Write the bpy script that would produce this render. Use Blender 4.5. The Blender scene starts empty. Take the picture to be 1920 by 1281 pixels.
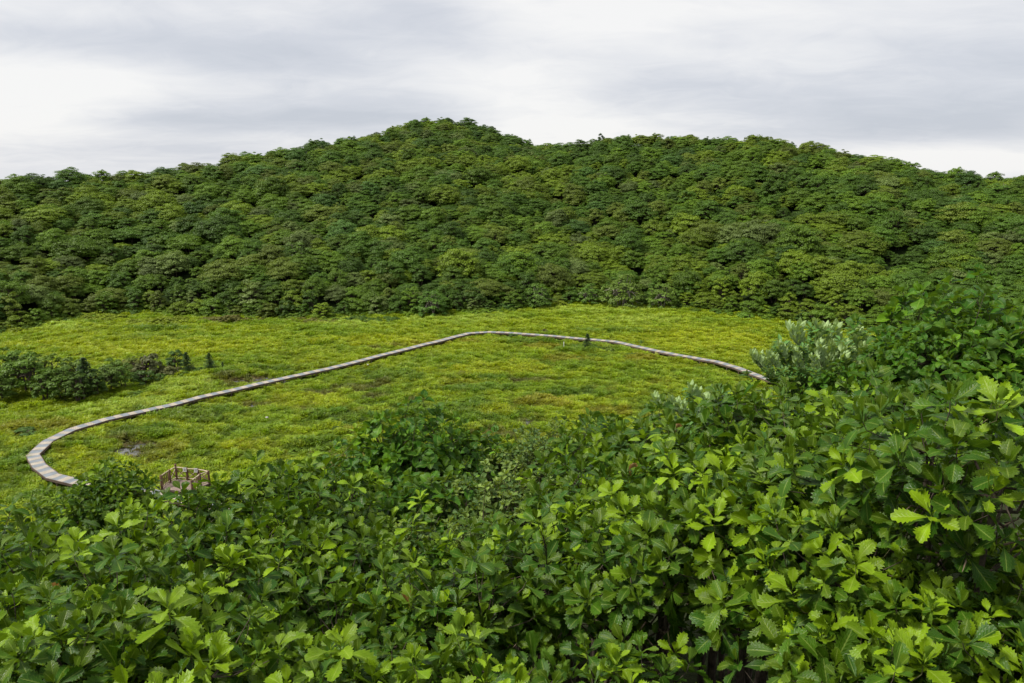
import bpy, math, random
import numpy as np
from mathutils import Vector
R = math.radians
random.seed(7); rng = np.random.default_rng(7)
S = bpy.context.scene
COL = S.collection
# ------------------------------------------------------------ camera
FPX, H, PITCH = 1387.0, 27.0, R(13.05)
CAMZ = H
cd = bpy.data.cameras.new('camera'); cam = bpy.data.objects.new('camera', cd); COL.objects.link(cam)
cam.location = (0, 0, H); cam.rotation_euler = (R(90) - PITCH, 0, 0)
cd.sensor_width = 36; cd.lens = 36 * FPX / 1920; cd.clip_start = 0.05; cd.clip_end = 20000
S.camera = cam
S.render.engine = 'CYCLES'
S.render.resolution_x = 1024; S.render.resolution_y = 683
S.cycles.max_bounces = 6; S.cycles.diffuse_bounces = 2; S.cycles.glossy_bounces = 2
S.cycles.transmission_bounces = 4; S.cycles.transparent_max_bounces = 4
S.view_settings.view_transform = 'Standard'; S.view_settings.look = 'None'
S.view_settings.exposure = 0.0; S.view_settings.gamma = 1.0; S.view_settings.use_curve_mapping = False
# ------------------------------------------------------------ world and sun
SUN_EL, SUN_AZ = R(57), R(-105)      # azimuth measured from +Y towards +X: the sun stands to the left and a little behind the camera
W = bpy.data.worlds.new('World'); S.world = W; W.use_nodes = True
class NT:
    def __init__(s, tree): s.t = tree; s.n = tree.nodes; s.n.clear()
    def node(s, k, **kw):
        x = s.n.new(k)
        for a, b in kw.items(): setattr(x, a, b)
        return x
    def link(s, a, b): s.t.links.new(a, b)
    def val(s, sock, v):
        if isinstance(v, (int, float)): sock.default_value = v
        elif isinstance(v, tuple): sock.default_value = v
        else: s.link(v, sock)
    def math(s, op, a, b=0.0, c=0.0, clamp=False):
        x = s.node('ShaderNodeMath', operation=op); x.use_clamp = clamp
        for i, v in enumerate((a, b, c)):
            s.val(x.inputs[i], v)
        return x.outputs[0]
    def mix(s, fac, a, b, mode='MIX'):
        x = s.node('ShaderNodeMix', data_type='RGBA', blend_type=mode)
        s.val(x.inputs[0], fac)
        for i, v in ((6, a), (7, b)):
            if isinstance(v, tuple) and len(v) == 3: v = v + (1.0,)
            s.val(x.inputs[i], v)
        return x.outputs[2]
    def noise(s, vec, scale, detail=4, rough=0.55, dist=0.0):
        x = s.node('ShaderNodeTexNoise'); x.inputs['Scale'].default_value = scale
        x.inputs['Detail'].default_value = detail; x.inputs['Roughness'].default_value = rough
        x.inputs['Distortion'].default_value = dist
        if vec is not None: s.link(vec, x.inputs['Vector'])
        return x.outputs['Fac']
    def ramp(s, fac, pts):
        x = s.node('ShaderNodeValToRGB'); s.link(fac, x.inputs[0]); e = x.color_ramp.elements
        for i, (p, c) in enumerate(pts):
            if i < 2: el = e[i]; el.position = p
            else: el = e.new(p)
            el.color = (c + (1.0,)) if isinstance(c, tuple) else (c, c, c, 1)
        return x.outputs[0]
    def smooth(s, v, a, b):
        x = s.node('ShaderNodeMapRange', interpolation_type='SMOOTHSTEP'); s.link(v, x.inputs[0])
        x.inputs[1].default_value = a; x.inputs[2].default_value = b
        return x.outputs[0]
w = NT(W.node_tree)
tc = w.node('ShaderNodeTexCoord')
sep = w.node('ShaderNodeSeparateXYZ'); w.link(tc.outputs['Generated'], sep.inputs[0])
sky = w.node('ShaderNodeTexSky', sky_type='NISHITA', sun_disc=False)
sky.sun_elevation = SUN_EL; sky.sun_rotation = SUN_AZ
DX, DY, DZ = sep.outputs
zc = w.math('ADD', w.math('MAXIMUM', DZ, 0.0), 0.16)
cx = w.math('DIVIDE', DX, zc); cy = w.math('DIVIDE', DY, zc)
comb = w.node('ShaderNodeCombineXYZ'); w.link(cx, comb.inputs[0]); w.link(cy, comb.inputs[1])
mp = w.node('ShaderNodeMapping'); w.link(comb.outputs[0], mp.inputs[0]); mp.inputs['Scale'].default_value = (0.8, 1.0, 1)
mp.inputs['Rotation'].default_value = (0, 0, 0.25)
n1 = w.noise(mp.outputs[0], 0.75, 5, 0.5, 0.4)
n2 = w.noise(mp.outputs[0], 3.4, 7, 0.62, 0.9)
def blob(x0, z0, sx, sz, rot=0.0):
    a = w.math('SUBTRACT', DX, x0); b = w.math('SUBTRACT', DZ, z0)
    b = w.math('SUBTRACT', b, w.math('MULTIPLY', a, rot))
    q = w.math('ADD', w.math('POWER', w.math('DIVIDE', a, sx), 2.0), w.math('POWER', w.math('DIVIDE', b, sz), 2.0))
    g = w.math('EXPONENT', w.math('MULTIPLY', q, -1.0))
    return w.math('MULTIPLY', g, w.math('GREATER_THAN', DY, 0.0))
def pixdir(px, py):
    u = (px - 960) / FPX; v = (640.5 - py) / FPX
    d = np.array([u, math.cos(PITCH) + v * math.sin(PITCH), -math.sin(PITCH) + v * math.cos(PITCH)])
    return d
SKYBLOBS = []   # (px,py,half width px,half height px,slope,amount): + is brighter cloud, - is greyer cloud
for b in [(960, 150, 190, 70, -0.1, .22), (1120, 60, 300, 80, .2, .13), (150, 150, 190, 40, -.03, .36), (60, 235, 150, 45, 0, .4),
          (1080, 245, 150, 28, 0, .32), (1820, 293, 190, 26, .02, .42), (1700, 30, 400, 60, .15, .12), (150, 20, 500, 40, 0, .12),
          (1480, 190, 420, 42, .17, -.27), (1850, 130, 160, 60, .1, -.25), (260, 85, 260, 34, 0, -.22), (600, 120, 260, 80, -.1, -.2),
          (450, 225, 330, 32, -.05, -.3), (1600, 255, 250, 22, 0, -.16), (760, 215, 150, 30, 0, -.15), (330, 280, 300, 22, 0, -.12), (800, 30, 90, 40, .3, -.1)]:
    SKYBLOBS.append(b)
tot = w.math('ADD', w.math('MULTIPLY', n1, 0.85), w.math('MULTIPLY', n2, 0.34))
for (px, py, hw, hh, rot, am) in SKYBLOBS:
    d = pixdir(px, py); d = d / np.linalg.norm(d)
    g = blob(float(d[0]), float(d[2]), hw / FPX, hh / FPX, -rot)
    tot = w.math('ADD', tot, w.math('MULTIPLY', g, am))
cl = w.ramp(tot, [(0.24, (5.9, 6.25, 6.95)), (0.44, (6.9, 7.15, 7.75)), (0.62, (8.3, 8.4, 8.7)), (0.80, (9.6, 9.55, 9.5))])
skyc = w.mix(0.93, sky.outputs[0], cl)
bg = w.node('ShaderNodeBackground'); w.link(skyc, bg.inputs[0]); bg.inputs[1].default_value = 0.1
wo = w.node('ShaderNodeOutputWorld'); w.link(bg.outputs[0], wo.inputs[0])
sd = bpy.data.lights.new('sun', 'SUN'); sd.energy = 5.0; sd.angle = R(8); sd.color = (1, .955, .87)
so = bpy.data.objects.new('sun', sd); COL.objects.link(so)
sv = Vector((math.sin(SUN_AZ) * math.cos(SUN_EL), math.cos(SUN_AZ) * math.cos(SUN_EL), math.sin(SUN_EL)))
so.rotation_euler = sv.to_track_quat('Z', 'Y').to_euler(); so.location = (-60, 60, 120)

# ------------------------------------------------------------ numeric helpers
def lattice(seed): return np.random.default_rng(seed).random((256, 256))
_L = {}
def vnoise(x, y, seed=0):
    if seed not in _L: _L[seed] = lattice(seed)
    L = _L[seed]; xi = np.floor(x).astype(int); yi = np.floor(y).astype(int); fx = x - xi; fy = y - yi
    fx = fx * fx * (3 - 2 * fx); fy = fy * fy * (3 - 2 * fy)
    a = L[xi % 256, yi % 256]; b = L[(xi + 1) % 256, yi % 256]; c = L[xi % 256, (yi + 1) % 256]; d = L[(xi + 1) % 256, (yi + 1) % 256]
    return (a * (1 - fx) + b * fx) * (1 - fy) + (c * (1 - fx) + d * fx) * fy
def fbm(x, y, seed=0, o=4, g=.5):
    s = 0; a = 1; t = 0
    for i in range(o): s = s + a * vnoise(x * 2 ** i + 17.3 * i, y * 2 ** i - 9.1 * i, seed + i); t += a; a *= g
    return s / t
def sstep(a, b, x): t = np.clip((x - a) / (b - a), 0, 1); return t * t * (3 - 2 * t)
def at(px, py, z=0.0):                       # ground point seen at a photo pixel
    d = pixdir(px, py); t = (z - H) / d[2]; return np.array([d[0] * t, d[1] * t, z])
def at_t(px, py, t):                         # point at a given forward depth
    d = pixdir(px, py); return np.array([d[0] * t, d[1] * t, H + d[2] * t])
def proj(x, y, z):                           # world -> photo pixel (layout only)
    cp, sp = math.cos(PITCH), math.sin(PITCH)
    zz = z - H; f = y * cp - zz * sp; u = y * sp + zz * cp
    f = np.maximum(f, .01)
    return 960 + FPX * x / f, 640.5 - FPX * u / f
# ------------------------------------------------------------ terrain shape
EDGE = [(-500, 660), (-200, 635), (0, 624), (60, 612), (150, 597), (230, 586), (330, 590), (450, 596), (600, 600), (667, 593), (767, 590), (893, 587), (967, 582),
        (1033, 573), (1100, 568), (1183, 568), (1240, 574), (1375, 590), (1460, 602), (1600, 624), (1650, 626), (1760, 634), (1920, 645), (2400, 680)]
eth, ed = [], []
for px, py in EDGE:
    p = at(px, py); eth.append(math.atan2(p[0], p[1])); ed.append(math.hypot(p[0], p[1]))
RIDGE = [(-400, 350, 215), (0, 331, 215), (100, 329, 218), (200, 321, 222), (330, 313, 228), (430, 296, 235), (520, 281, 242), (620, 265, 250), (690, 253, 262), (740, 238, 272),
         (800, 223, 282), (850, 225, 284), (900, 235, 280), (950, 248, 272), (1000, 265, 262), (1030, 274, 254), (1080, 272, 250), (1130, 259, 250), (1200, 252, 250),
         (1300, 253, 250), (1400, 255, 248), (1500, 268, 243), (1560, 275, 240), (1650, 290, 234), (1700, 300, 230), (1760, 318, 226), (1830, 323, 224), (1920, 325, 224), (2300, 340, 224)]
rth, rd, rz = [], [], []
for px, py, D in RIDGE:
    d = pixdir(px, py); h = math.hypot(d[0], d[1]); rth.append(math.atan2(d[0], d[1])); rd.append(D); rz.append(H + d[2] / h * D - 3.6)
def height(x, y):
    x = np.asarray(x, float); y = np.asarray(y, float)
    th = np.arctan2(x, y); d = np.hypot(x, y)
    d0 = np.interp(th, eth, ed); d1 = np.interp(th, rth, rd); z1 = np.interp(th, rth, rz)
    s = (d - d0) / (d1 - d0)
    up = z1 * np.clip(s, 0, 1) ** 1.04
    dn = z1 - (d - d1) * .45 - .0 * d
    hill = np.where(s < 1, up, np.maximum(dn, -600))
    hill = hill + np.clip(s * 3, 0, 1) * np.clip((1.05 - s) * 4, 0, 1) * (fbm(x / 26, y / 26, 40, 3) - .5) * 5
    back = np.abs(th) > R(75)
    # near slope under the shrubs
    cxp = np.clip(x, -9, 9) * .23
    near = 25.05 + cxp - .45 * y - .21 * np.clip(y - 11, 0, None)
    near = np.where(y < 0, 25.05 + cxp - .1 * y, near)
    near = np.minimum(near, 30) + (fbm(x / 2.2, y / 2.2, 60, 2) - .5) * .3
    micro = (fbm(x / 1.5, y / 1.3, 57, 3) - .5) * .55 + (fbm(x / 3.6, y / 3.0, 50, 3) - .5) * .5 + (fbm(x / 14, y / 12, 55, 2) - .5) * .5
    k = 1.2
    base = np.where(d > d0, np.where(back, 0, hill), 0)
    flat = np.maximum(near, 0) + base
    m = np.clip((near + k) / (2 * k), 0, 1)
    flat = np.where((near < k) & (near > -k), m * m * k, np.maximum(near, 0)) + np.where(near < k, base, 0)
    w_ = sstep(1.5, .2, near) * sstep(2, -2, d - d0)
    return flat + (micro - .14) * w_
# patches on the marsh: (px, py, rx, ry, kind)
PATCH = [(480, 711, 44, 8, 'pond'), (243, 845, 28, 13, 'pond'), (262, 833, 14, 6, 'pond'), (482, 760, 15, 5, 'pond'), (987, 789, 9, 6, 'pond'), (938, 811, 8, 5, 'pond'), 
         (672, 724, 38, 9, 'mud'), (700, 742, 30, 6, 'mud'), (775, 748, 22, 5, 'mud'), (600, 734, 26, 4, 'mud'), (570, 765, 14, 5, 'mud'), (935, 808, 46, 12, 'mud'), (985, 792, 22, 9, 'mud'),
         (995, 711, 42, 4, 'mud'), (715, 716, 16, 4, 'mud'), (868, 700, 12, 3, 'mud'), (745, 646, 12, 3, 'mud'), (700, 652, 16, 3, 'mud'), (450, 712, 50, 9, 'mud'), (480, 756, 24, 7, 'mud'), (242, 838, 42, 16, 'mud'),
         (500, 693, 55, 5, 'dark'), (430, 700, 26, 8, 'dark'), (880, 728, 70, 6, 'dark'), (905, 706, 50, 5, 'dark'), (660, 780, 70, 14, 'dark'), (1070, 735, 60, 8, 'dark'), (730, 700, 60, 12, 'dark'),
         (270, 810, 60, 12, 'dark'), (600, 840, 80, 16, 'dark'), (480, 835, 70, 14, 'yellow'), (760, 640, 160, 10, 'yellow'), (930, 690, 90, 14, 'yellow'), (560, 750, 90, 12, 'yellow'), (250, 650, 230, 16, 'yellow'),
         (1330, 640, 180, 22, 'yellow'), (860, 770, 140, 18, 'dark'), (340, 775, 110, 14, 'dark'), (120, 935, 110, 22, 'dark'), (60, 870, 50, 20, 'dark'), (60, 800, 90, 14, 'brown'), (1130, 770, 60, 10, 'brown'), (1020, 755, 50, 9, 'brown'),
         (1095, 655, 70, 6, 'dark'), (980, 640, 60, 4, 'dark'), (1010, 650, 40, 5, 'brown'), (1060, 672, 50, 6, 'brown'), (1195, 672, 30, 6, 'brown'), (880, 640, 24, 5, 'brown'), (800, 645, 40, 5, 'brown'),
         (1180, 600, 110, 8, 'pale'), (1130, 580, 150, 7, 'pale'), (860, 598, 120, 8, 'pale'), (650, 604, 70, 7, 'pale'), (70, 612, 120, 8, 'pale'), (340, 720, 70, 12, 'pale'), (270, 755, 100, 9, 'pale'), (1180, 622, 90, 4, 'dark'),
         (270, 636, 50, 5, 'dark'), (1640, 660, 60, 10, 'dark'), (300, 617, 60, 4, 'dark'), (160, 770, 60, 8, 'pale'), (150, 855, 60, 16, 'yellow'), (930, 770, 40, 8, 'yellow'), (700, 860, 60, 20, 'brown'), (590, 895, 60, 20, 'brown')]
GC = {'y': (.225, .295, .006), 'g': (.150, .235, .007), 'dark': (.075, .145, .008), 'brown': (.205, .185, .018), 'pale': (.28, .37, .05), 'mud': (.085, .065, .028), 'pond': (.11, .16, .02), 'yellow': (.285, .330, .005)}
def kindmask(x, y, kind):
    px, py = proj(x, y, np.zeros_like(x)); m = np.zeros_like(px)
    wob = (fbm(x / .6, y / .6, 73, 3) - .45) * 3.4 if kind == 'pond' else (fbm(x / 1.6, y / 1.6, 70, 3) - .5) * 1.7
    for (a, b, rx, ry, k) in PATCH:
        if k != kind: continue
        q = np.sqrt(((px - a) / rx) ** 2 + ((py - b) / ry) ** 2) + wob
        m = np.maximum(m, sstep(1.25, .65, q))
    return m
def grasscol(x, y):
    n = fbm(x / 9, y / 7, 80, 4); n2 = fbm(x / 2.4, y / 2.0, 85, 4); n3 = fbm(x / 26, y / 20, 90, 3)
    t = sstep(.36, .62, .45 * n + .35 * n2 + .2 * n3)[:, None]
    c = np.array(GC['g']) * (1 - t) + np.array(GC['y']) * t
    far_ = sstep(75, 115, np.hypot(x, y)); dk = (sstep(.55, .68, fbm(x / 2.0, y / 1.7, 95, 4)) * (.6 - .35 * far_))[:, None]; c = c * (1 - dk) + np.array(GC['dark']) * dk
    br = (sstep(.62, .74, fbm(x / 3.1, y / 2.6, 99, 4)) * (.5 - .35 * far_))[:, None]; c = c * (1 - br) + np.array(GC['brown']) * br
    for k, a in (('dark', .75), ('yellow', .6), ('pale', .7), ('brown', .6), ('mud', .6)):
        m = (kindmask(x, y, k) * a)[:, None]; c = c * (1 - m) + np.array(GC[k]) * m
    return c
# ------------------------------------------------------------ mesh building
class Geo:
    def __init__(s): s.V = []; s.Q = []; s.T = []; s.mq = []; s.mt = []; s.C = []; s.U = []; s.n = 0
    def add(s, V, Q=None, T=None, mat=0, col=(1, 1, 1), uv=None):
        V = np.asarray(V, float).reshape(-1, 3); k = len(V)
        if Q is not None and len(Q): Q = np.asarray(Q, int).reshape(-1, 4); s.Q.append(Q + s.n); s.mq.append(np.full(len(Q), mat))
        if T is not None and len(T): T = np.asarray(T, int).reshape(-1, 3); s.T.append(T + s.n); s.mt.append(np.full(len(T), mat))
        c = np.asarray(col, float); s.C.append(np.broadcast_to(c, (k, 3)) if c.ndim == 1 else c)
        s.U.append(np.zeros((k, 2)) if uv is None else uv)
        s.V.append(V); s.n += k
    def box(s, a, b, w, h, mat=0, col=(1, 1, 1), up=(0, 0, 1)):      # bar from a to b, width w, height h, centred
        a = np.array(a, float); b = np.array(b, float); d = b - a; d /= np.linalg.norm(d); upv = np.array(up, float)
        sx = np.cross(d, upv); sx /= np.linalg.norm(sx); uz = np.cross(sx, d)
        P = []
        for p in (a, b):
            for i, j in ((-1, -1), (1, -1), (1, 1), (-1, 1)): P.append(p + sx * w / 2 * i + uz * h / 2 * j)
        s.add(P, Q=[(3, 2, 1, 0), (4, 5, 6, 7), (0, 1, 5, 4), (1, 2, 6, 5), (2, 3, 7, 6), (3, 0, 4, 7)], mat=mat, col=col)
    def tube(s, pts, rad, sides=5, mat=0, col=(1, 1, 1), cap=False):
        pts = np.asarray(pts, float); n = len(pts); rad = np.broadcast_to(rad, n)
        d = np.gradient(pts, axis=0); d /= np.linalg.norm(d, axis=1)[:, None] + 1e-9
        ref = np.array([1., 0, 0]) if abs(d[0][2]) > .7 else np.array([0, 0, 1.])
        u = np.cross(d, ref); u /= np.linalg.norm(u, axis=1)[:, None] + 1e-9; v = np.cross(d, u)
        a = np.arange(sides) / sides * 2 * np.pi
        P = pts[:, None] + (u[:, None] * np.cos(a)[None, :, None] + v[:, None] * np.sin(a)[None, :, None]) * rad[:, None, None]
        Q = [(i * sides + j, i * sides + (j + 1) % sides, (i + 1) * sides + (j + 1) % sides, (i + 1) * sides + j) for i in range(n - 1) for j in range(sides)]
        V = P.reshape(-1, 3); T = []
        if cap:
            V = np.vstack([V, pts[-1], pts[0]]); m = n * sides
            T = [((n - 1) * sides + j, (n - 1) * sides + (j + 1) % sides, m) for j in range(sides)] + [((j + 1) % sides, j, m + 1) for j in range(sides)]
        s.add(V, Q=Q, T=T, mat=mat, col=col)
    def mesh(s, name, mats, smooth=True, extra=None):
        me = bpy.data.meshes.new(name); V = np.vstack(s.V)
        Q = np.vstack(s.Q) if s.Q else np.zeros((0, 4), int); T = np.vstack(s.T) if s.T else np.zeros((0, 3), int)
        me.vertices.add(len(V)); me.vertices.foreach_set('co', V.astype(np.float32).ravel())
        loops = np.concatenate([Q.ravel(), T.ravel()]); me.loops.add(len(loops)); me.loops.foreach_set('vertex_index', loops.astype(np.int32))
        st = np.concatenate([np.arange(len(Q)) * 4, len(Q) * 4 + np.arange(len(T)) * 3]); me.polygons.add(len(st))
        me.polygons.foreach_set('loop_start', st.astype(np.int32))
        mi = np.concatenate(s.mq + s.mt) if (s.mq or s.mt) else np.zeros(0)
        me.polygons.foreach_set('material_index', mi.astype(np.int32))
        me.polygons.foreach_set('use_smooth', np.full(len(st), smooth))
        me.update(calc_edges=True)
        C = np.vstack(s.C); ca = me.attributes.new('tone', 'FLOAT_COLOR', 'POINT')
        ca.data.foreach_set('color', np.hstack([C, np.ones((len(C), 1))]).astype(np.float32).ravel())
        U = np.vstack(s.U); ua = me.attributes.new('luv', 'FLOAT_VECTOR', 'POINT')
        ua.data.foreach_set('vector', np.hstack([U, np.zeros((len(U), 1))]).astype(np.float32).ravel())
        for m in mats: me.materials.append(m)
        return me
def tag(o, label=None, cat=None, group=None, kind=None):
    if label: o['label'] = label
    if cat: o['category'] = cat
    if group: o['group'] = group
    if kind: o['kind'] = kind
    return o
def obj(name, me, parent=None, loc=None):
    o = bpy.data.objects.new(name, me); COL.objects.link(o); o.parent = parent
    if loc is not None: o.location = loc
    return o
def empty(name, loc, rz=0, scale=1):
    o = bpy.data.objects.new(name, None); COL.objects.link(o); o.location = loc; o.rotation_euler = (0, 0, rz)
    o.scale = (scale,) * 3 if isinstance(scale, (int, float)) else scale; o.empty_display_size = .3
    return o
# ------------------------------------------------------------ materials
def newmat(name):
    m = bpy.data.materials.new(name); m.use_nodes = True; return m, NT(m.node_tree)
def attr(t, name, typ='GEOMETRY'):
    a = t.node('ShaderNodeAttribute', attribute_type=typ); a.attribute_name = name; return a
def out(t, sh): o = t.node('ShaderNodeOutputMaterial'); t.link(sh, o.inputs[0])
def principled(t, col, rough=.6, spec=.5, bump=None, bs=.3, bd=.02):
    p = t.node('ShaderNodeBsdfPrincipled'); t.val(p.inputs['Base Color'], col if not isinstance(col, tuple) else col + (1.0,))
    t.val(p.inputs['Roughness'], rough); p.inputs['Specular IOR Level'].default_value = spec
    if bump is not None:
        b = t.node('ShaderNodeBump'); b.inputs['Strength'].default_value = bs; b.inputs['Distance'].default_value = bd
        t.link(bump, b.inputs['Height']); t.link(b.outputs[0], p.inputs['Normal'])
    return p.outputs[0]
def leafshade(t, col, tcol, rough, spec, tr, bump=None, bs=.3, bd=.01):
    p = principled(t, col, rough, spec, bump, bs, bd)
    tb = t.node('ShaderNodeBsdfTranslucent'); t.link(tcol, tb.inputs[0])
    mx = t.node('ShaderNodeMixShader'); mx.inputs[0].default_value = tr; t.link(p, mx.inputs[1]); t.link(tb.outputs[0], mx.inputs[2])
    return mx.outputs[0]
# large oak leaves near the camera
def mat_bigleaf(name, rough=.36, under=(.09, .17, .025), tr=.18, spec=.17, veins=True):
    m, t = newmat(name)
    tone = attr(t, 'tone').outputs['Color']; uv = attr(t, 'luv').outputs['Vector']
    s = t.node('ShaderNodeSeparateXYZ'); t.link(uv, s.inputs[0])
    au = t.math('ABSOLUTE', s.outputs[0])
    ph = t.math('SUBTRACT', s.outputs[1], t.math('MULTIPLY', au, .30))
    wv = t.math('SINE', t.math('MULTIPLY', ph, 2 * math.pi * 9.0))
    side = t.smooth(wv, .80, 1.0)
    mid = t.smooth(au, .10, .03)
    vein = t.math('MAXIMUM', t.math('MULTIPLY', side, .35), mid)
    vein = t.math('MAXIMUM', vein, t.math('MULTIPLY', t.smooth(au, .9, 1.0), .5))
    geo = t.node('ShaderNodeNewGeometry')
    nz = t.noise(geo.outputs['Position'], 22, 4)
    c = t.mix(t.math('MULTIPLY', vein, .55), tone, t.mix(.55, tone, (.34, .42, .09)))
    c = t.mix(1.0, c, t.ramp(nz, [(.3, .78), (.7, 1.2)]), 'MULTIPLY')
    und = t.mix(.6, c, under)
    c2 = t.mix(geo.outputs['Backfacing'], c, und)
    tc_ = t.mix(1.0, c2, (2.0, 1.9, .3), 'MULTIPLY')
    hb = t.math('ADD', t.math('MULTIPLY', wv, .5), t.math('MULTIPLY', mid, -1.3))
    rr = t.math('ADD', t.math('MULTIPLY', nz, .22), rough - .1)
    out(t, leafshade(t, c2, tc_, rr, spec, tr, hb if veins else None, .25, .004)); return m
M_oak = mat_bigleaf('oak_leaf')
M_round = mat_bigleaf('round_leaf', .4, (.12, .20, .06), .25)
M_small = mat_bigleaf('small_leaf', .4, (.14, .2, .08), .25)
M_silver = mat_bigleaf('silver_leaf', .55, (.50, .66, .30), .15, .3)
def mat_foliage(name, rough=.55, tr=.2):       # far crowns and shrubs: tint comes from each tree
    m, t = newmat(name)
    tone = attr(t, 'tone').outputs['Color']; tint = attr(t, 'tint', 'INSTANCER').outputs['Color']
    c = t.mix(1.0, tone, tint, 'MULTIPLY')
    tc_ = t.mix(1.0, c, (1.6, 1.5, .6), 'MULTIPLY')
    out(t, leafshade(t, c, tc_, rough, .28, tr)); return m
M_fol = mat_foliage('forest_foliage'); M_grass = mat_foliage('sedge_blades', .5, .3)
m, t = newmat('bark'); M_bark = m
geo = t.node('ShaderNodeNewGeometry'); nz = t.noise(geo.outputs['Position'], 30, 5); tone = attr(t, 'tone').outputs['Color']
out(t, principled(t, t.mix(1.0, t.ramp(nz, [(.3, (.035, .027, .02)), (.7, (.12, .095, .07))]), tone, 'MULTIPLY'), .85, .2, nz, .6, .01))
m, t = newmat('pale_bark'); M_pale = m
geo = t.node('ShaderNodeNewGeometry'); nz = t.noise(geo.outputs['Position'], 4, 5)
out(t, principled(t, t.ramp(nz, [(.3, (.13, .11, .08)), (.7, (.36, .33, .27))]), .8, .2))
# terrain
m, t = newmat('earth_and_moss'); M_ground = m
geo = t.node('ShaderNodeNewGeometry'); P = geo.outputs['Position']; n_a = t.noise(P, .9, 6, .6); n_b = t.noise(P, 7, 5, .6)
tone = attr(t, 'tone').outputs['Color']
c = t.mix(1.0, tone, t.ramp(n_b, [(.3, .62), (.72, 1.3)]), 'MULTIPLY')
out(t, principled(t, c, .95, .05, t.math('ADD', n_a, n_b), .7, .12))
m, t = newmat('bog_water'); M_water = m
geo = t.node('ShaderNodeNewGeometry'); nz = t.noise(geo.outputs['Position'], 3, 4)
out(t, principled(t, t.ramp(nz, [(.35, (.03, .03, .025)), (.65, (.12, .12, .12))]), .08, 1.0, nz, .08, .02))
# boardwalk deck: u across in metres, v along in metres
m, t = newmat('deck_matting'); M_deck = m
uv = attr(t, 'luv').outputs['Vector']; s = t.node('ShaderNodeSeparateXYZ'); t.link(uv, s.inputs[0]); U_, V_ = s.outputs[0], s.outputs[1]
band = t.math('GREATER_THAN', t.math('MODULO', t.math('ADD', V_, 1500.0), 1.5), .75)
dx_ = t.math('SUBTRACT', t.math('FRACT', t.math('MULTIPLY', U_, 7.0)), .5)
row = t.math('MULTIPLY', t.math('FLOOR', t.math('MULTIPLY', U_, 7.0)), .5)
dy_ = t.math('SUBTRACT', t.math('FRACT', t.math('ADD', t.math('MULTIPLY', V_, 5.2), row)), .5)
dot = t.math('LESS_THAN', t.math('ADD', t.math('MULTIPLY', dx_, dx_), t.math('MULTIPLY', dy_, dy_)), .085)
geo = t.node('ShaderNodeNewGeometry'); nz = t.noise(geo.outputs['Position'], 1.6, 6, .65)
beige = t.mix(dot, (.31, .265, .205), (.52, .49, .43)); grey = t.mix(t.math('MULTIPLY', dot, .25), (.195, .215, .235), (.28, .305, .32))
c = t.mix(band, beige, grey)
seam = t.math('LESS_THAN', t.math('FRACT', t.math('MULTIPLY', V_, 1 / 1.5)), .025)
c = t.mix(seam, c, (.10, .085, .07)); c = t.mix(1.0, c, t.ramp(nz, [(.3, .72), (.7, 1.12)]), 'MULTIPLY')
out(t, principled(t, c, .75, .3, dot, .3, .01))
def mat_wood(name, a, b, sc=9):
    m, t = newmat(name); geo = t.node('ShaderNodeNewGeometry')
    mp = t.node('ShaderNodeMapping'); t.link(geo.outputs['Position'], mp.inputs[0]); mp.inputs['Scale'].default_value = (1, 1, .35)
    nz = t.noise(mp.outputs[0], sc, 6, .65); nb = t.noise(geo.outputs['Position'], 1.3, 3)
    c = t.mix(1.0, t.ramp(nz, [(.3, a), (.7, b)]), t.ramp(nb, [(.3, .7), (.7, 1.2)]), 'MULTIPLY')
    out(t, principled(t, c, .8, .25, nz, .5, .01)); return m
M_beam = mat_wood('weathered_beam', (.075, .052, .04), (.17, .125, .095))
M_post = mat_wood('stained_post', (.08, .045, .03), (.19, .11, .07))
M_rail = mat_wood('bleached_rail', (.36, .29, .19), (.58, .48, .34))
M_plank = mat_wood('platform_planks', (.15, .11, .09), (.30, .235, .195), 5)
m, t = newmat('white_plate'); M_plate = m
geo = t.node('ShaderNodeNewGeometry'); nz = t.noise(geo.outputs['Position'], 14, 4)
out(t, principled(t, t.ramp(nz, [(.3, (.68, .68, .66)), (.7, (.82, .82, .80))]), .5, .4))
m, t = newmat('printed_ink'); M_ink = m; out(t, principled(t, (.12, .12, .14), .6, .3))
m, t = newmat('pale_rock'); M_rock = m
geo = t.node('ShaderNodeNewGeometry'); nz = t.noise(geo.outputs['Position'], 9, 5)
out(t, principled(t, t.ramp(nz, [(.3, (.3, .29, .27)), (.7, (.55, .54, .50))]), .85, .2, nz, .5, .03))
# ------------------------------------------------------------ ground sheet (marsh floor, near slope and hill as one terrain)
thv = np.concatenate([np.linspace(-180, -42, 40, endpoint=False), np.linspace(-42, 42, 780, endpoint=False), np.linspace(42, 180, 41)])
thv = np.radians(thv)
rv = np.concatenate([[0.01], np.linspace(.6, 38, 70, endpoint=False), np.linspace(38, 160, 460, endpoint=False), np.linspace(160, 330, 70, endpoint=False), np.geomspace(330, 9000, 24)])
TH, RR = np.meshgrid(thv, rv); X = (RR * np.sin(TH)).ravel(); Y = (RR * np.cos(TH)).ravel(); Z = height(X, Y)
pm = kindmask(X, Y, 'pond'); mm = kindmask(X, Y, 'mud'); marsh = (Z < 2) & (np.hypot(X, Y) > 36) & (Y > 0) & (np.hypot(X, Y) < np.interp(np.arctan2(X, Y), eth, ed) + 2)
Z = np.where(marsh, Z - mm * .12, Z); Z = np.where(marsh, np.maximum(Z, -.2), Z); Z = np.where(marsh & (pm > .02), Z * (1 - pm) - .75 * pm, Z)
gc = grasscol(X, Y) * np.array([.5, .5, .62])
mudc = np.array([.075, .052, .028]); mk = np.maximum(mm * .7, pm)[:, None]; gc = gc * (1 - mk) + mudc * mk
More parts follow.
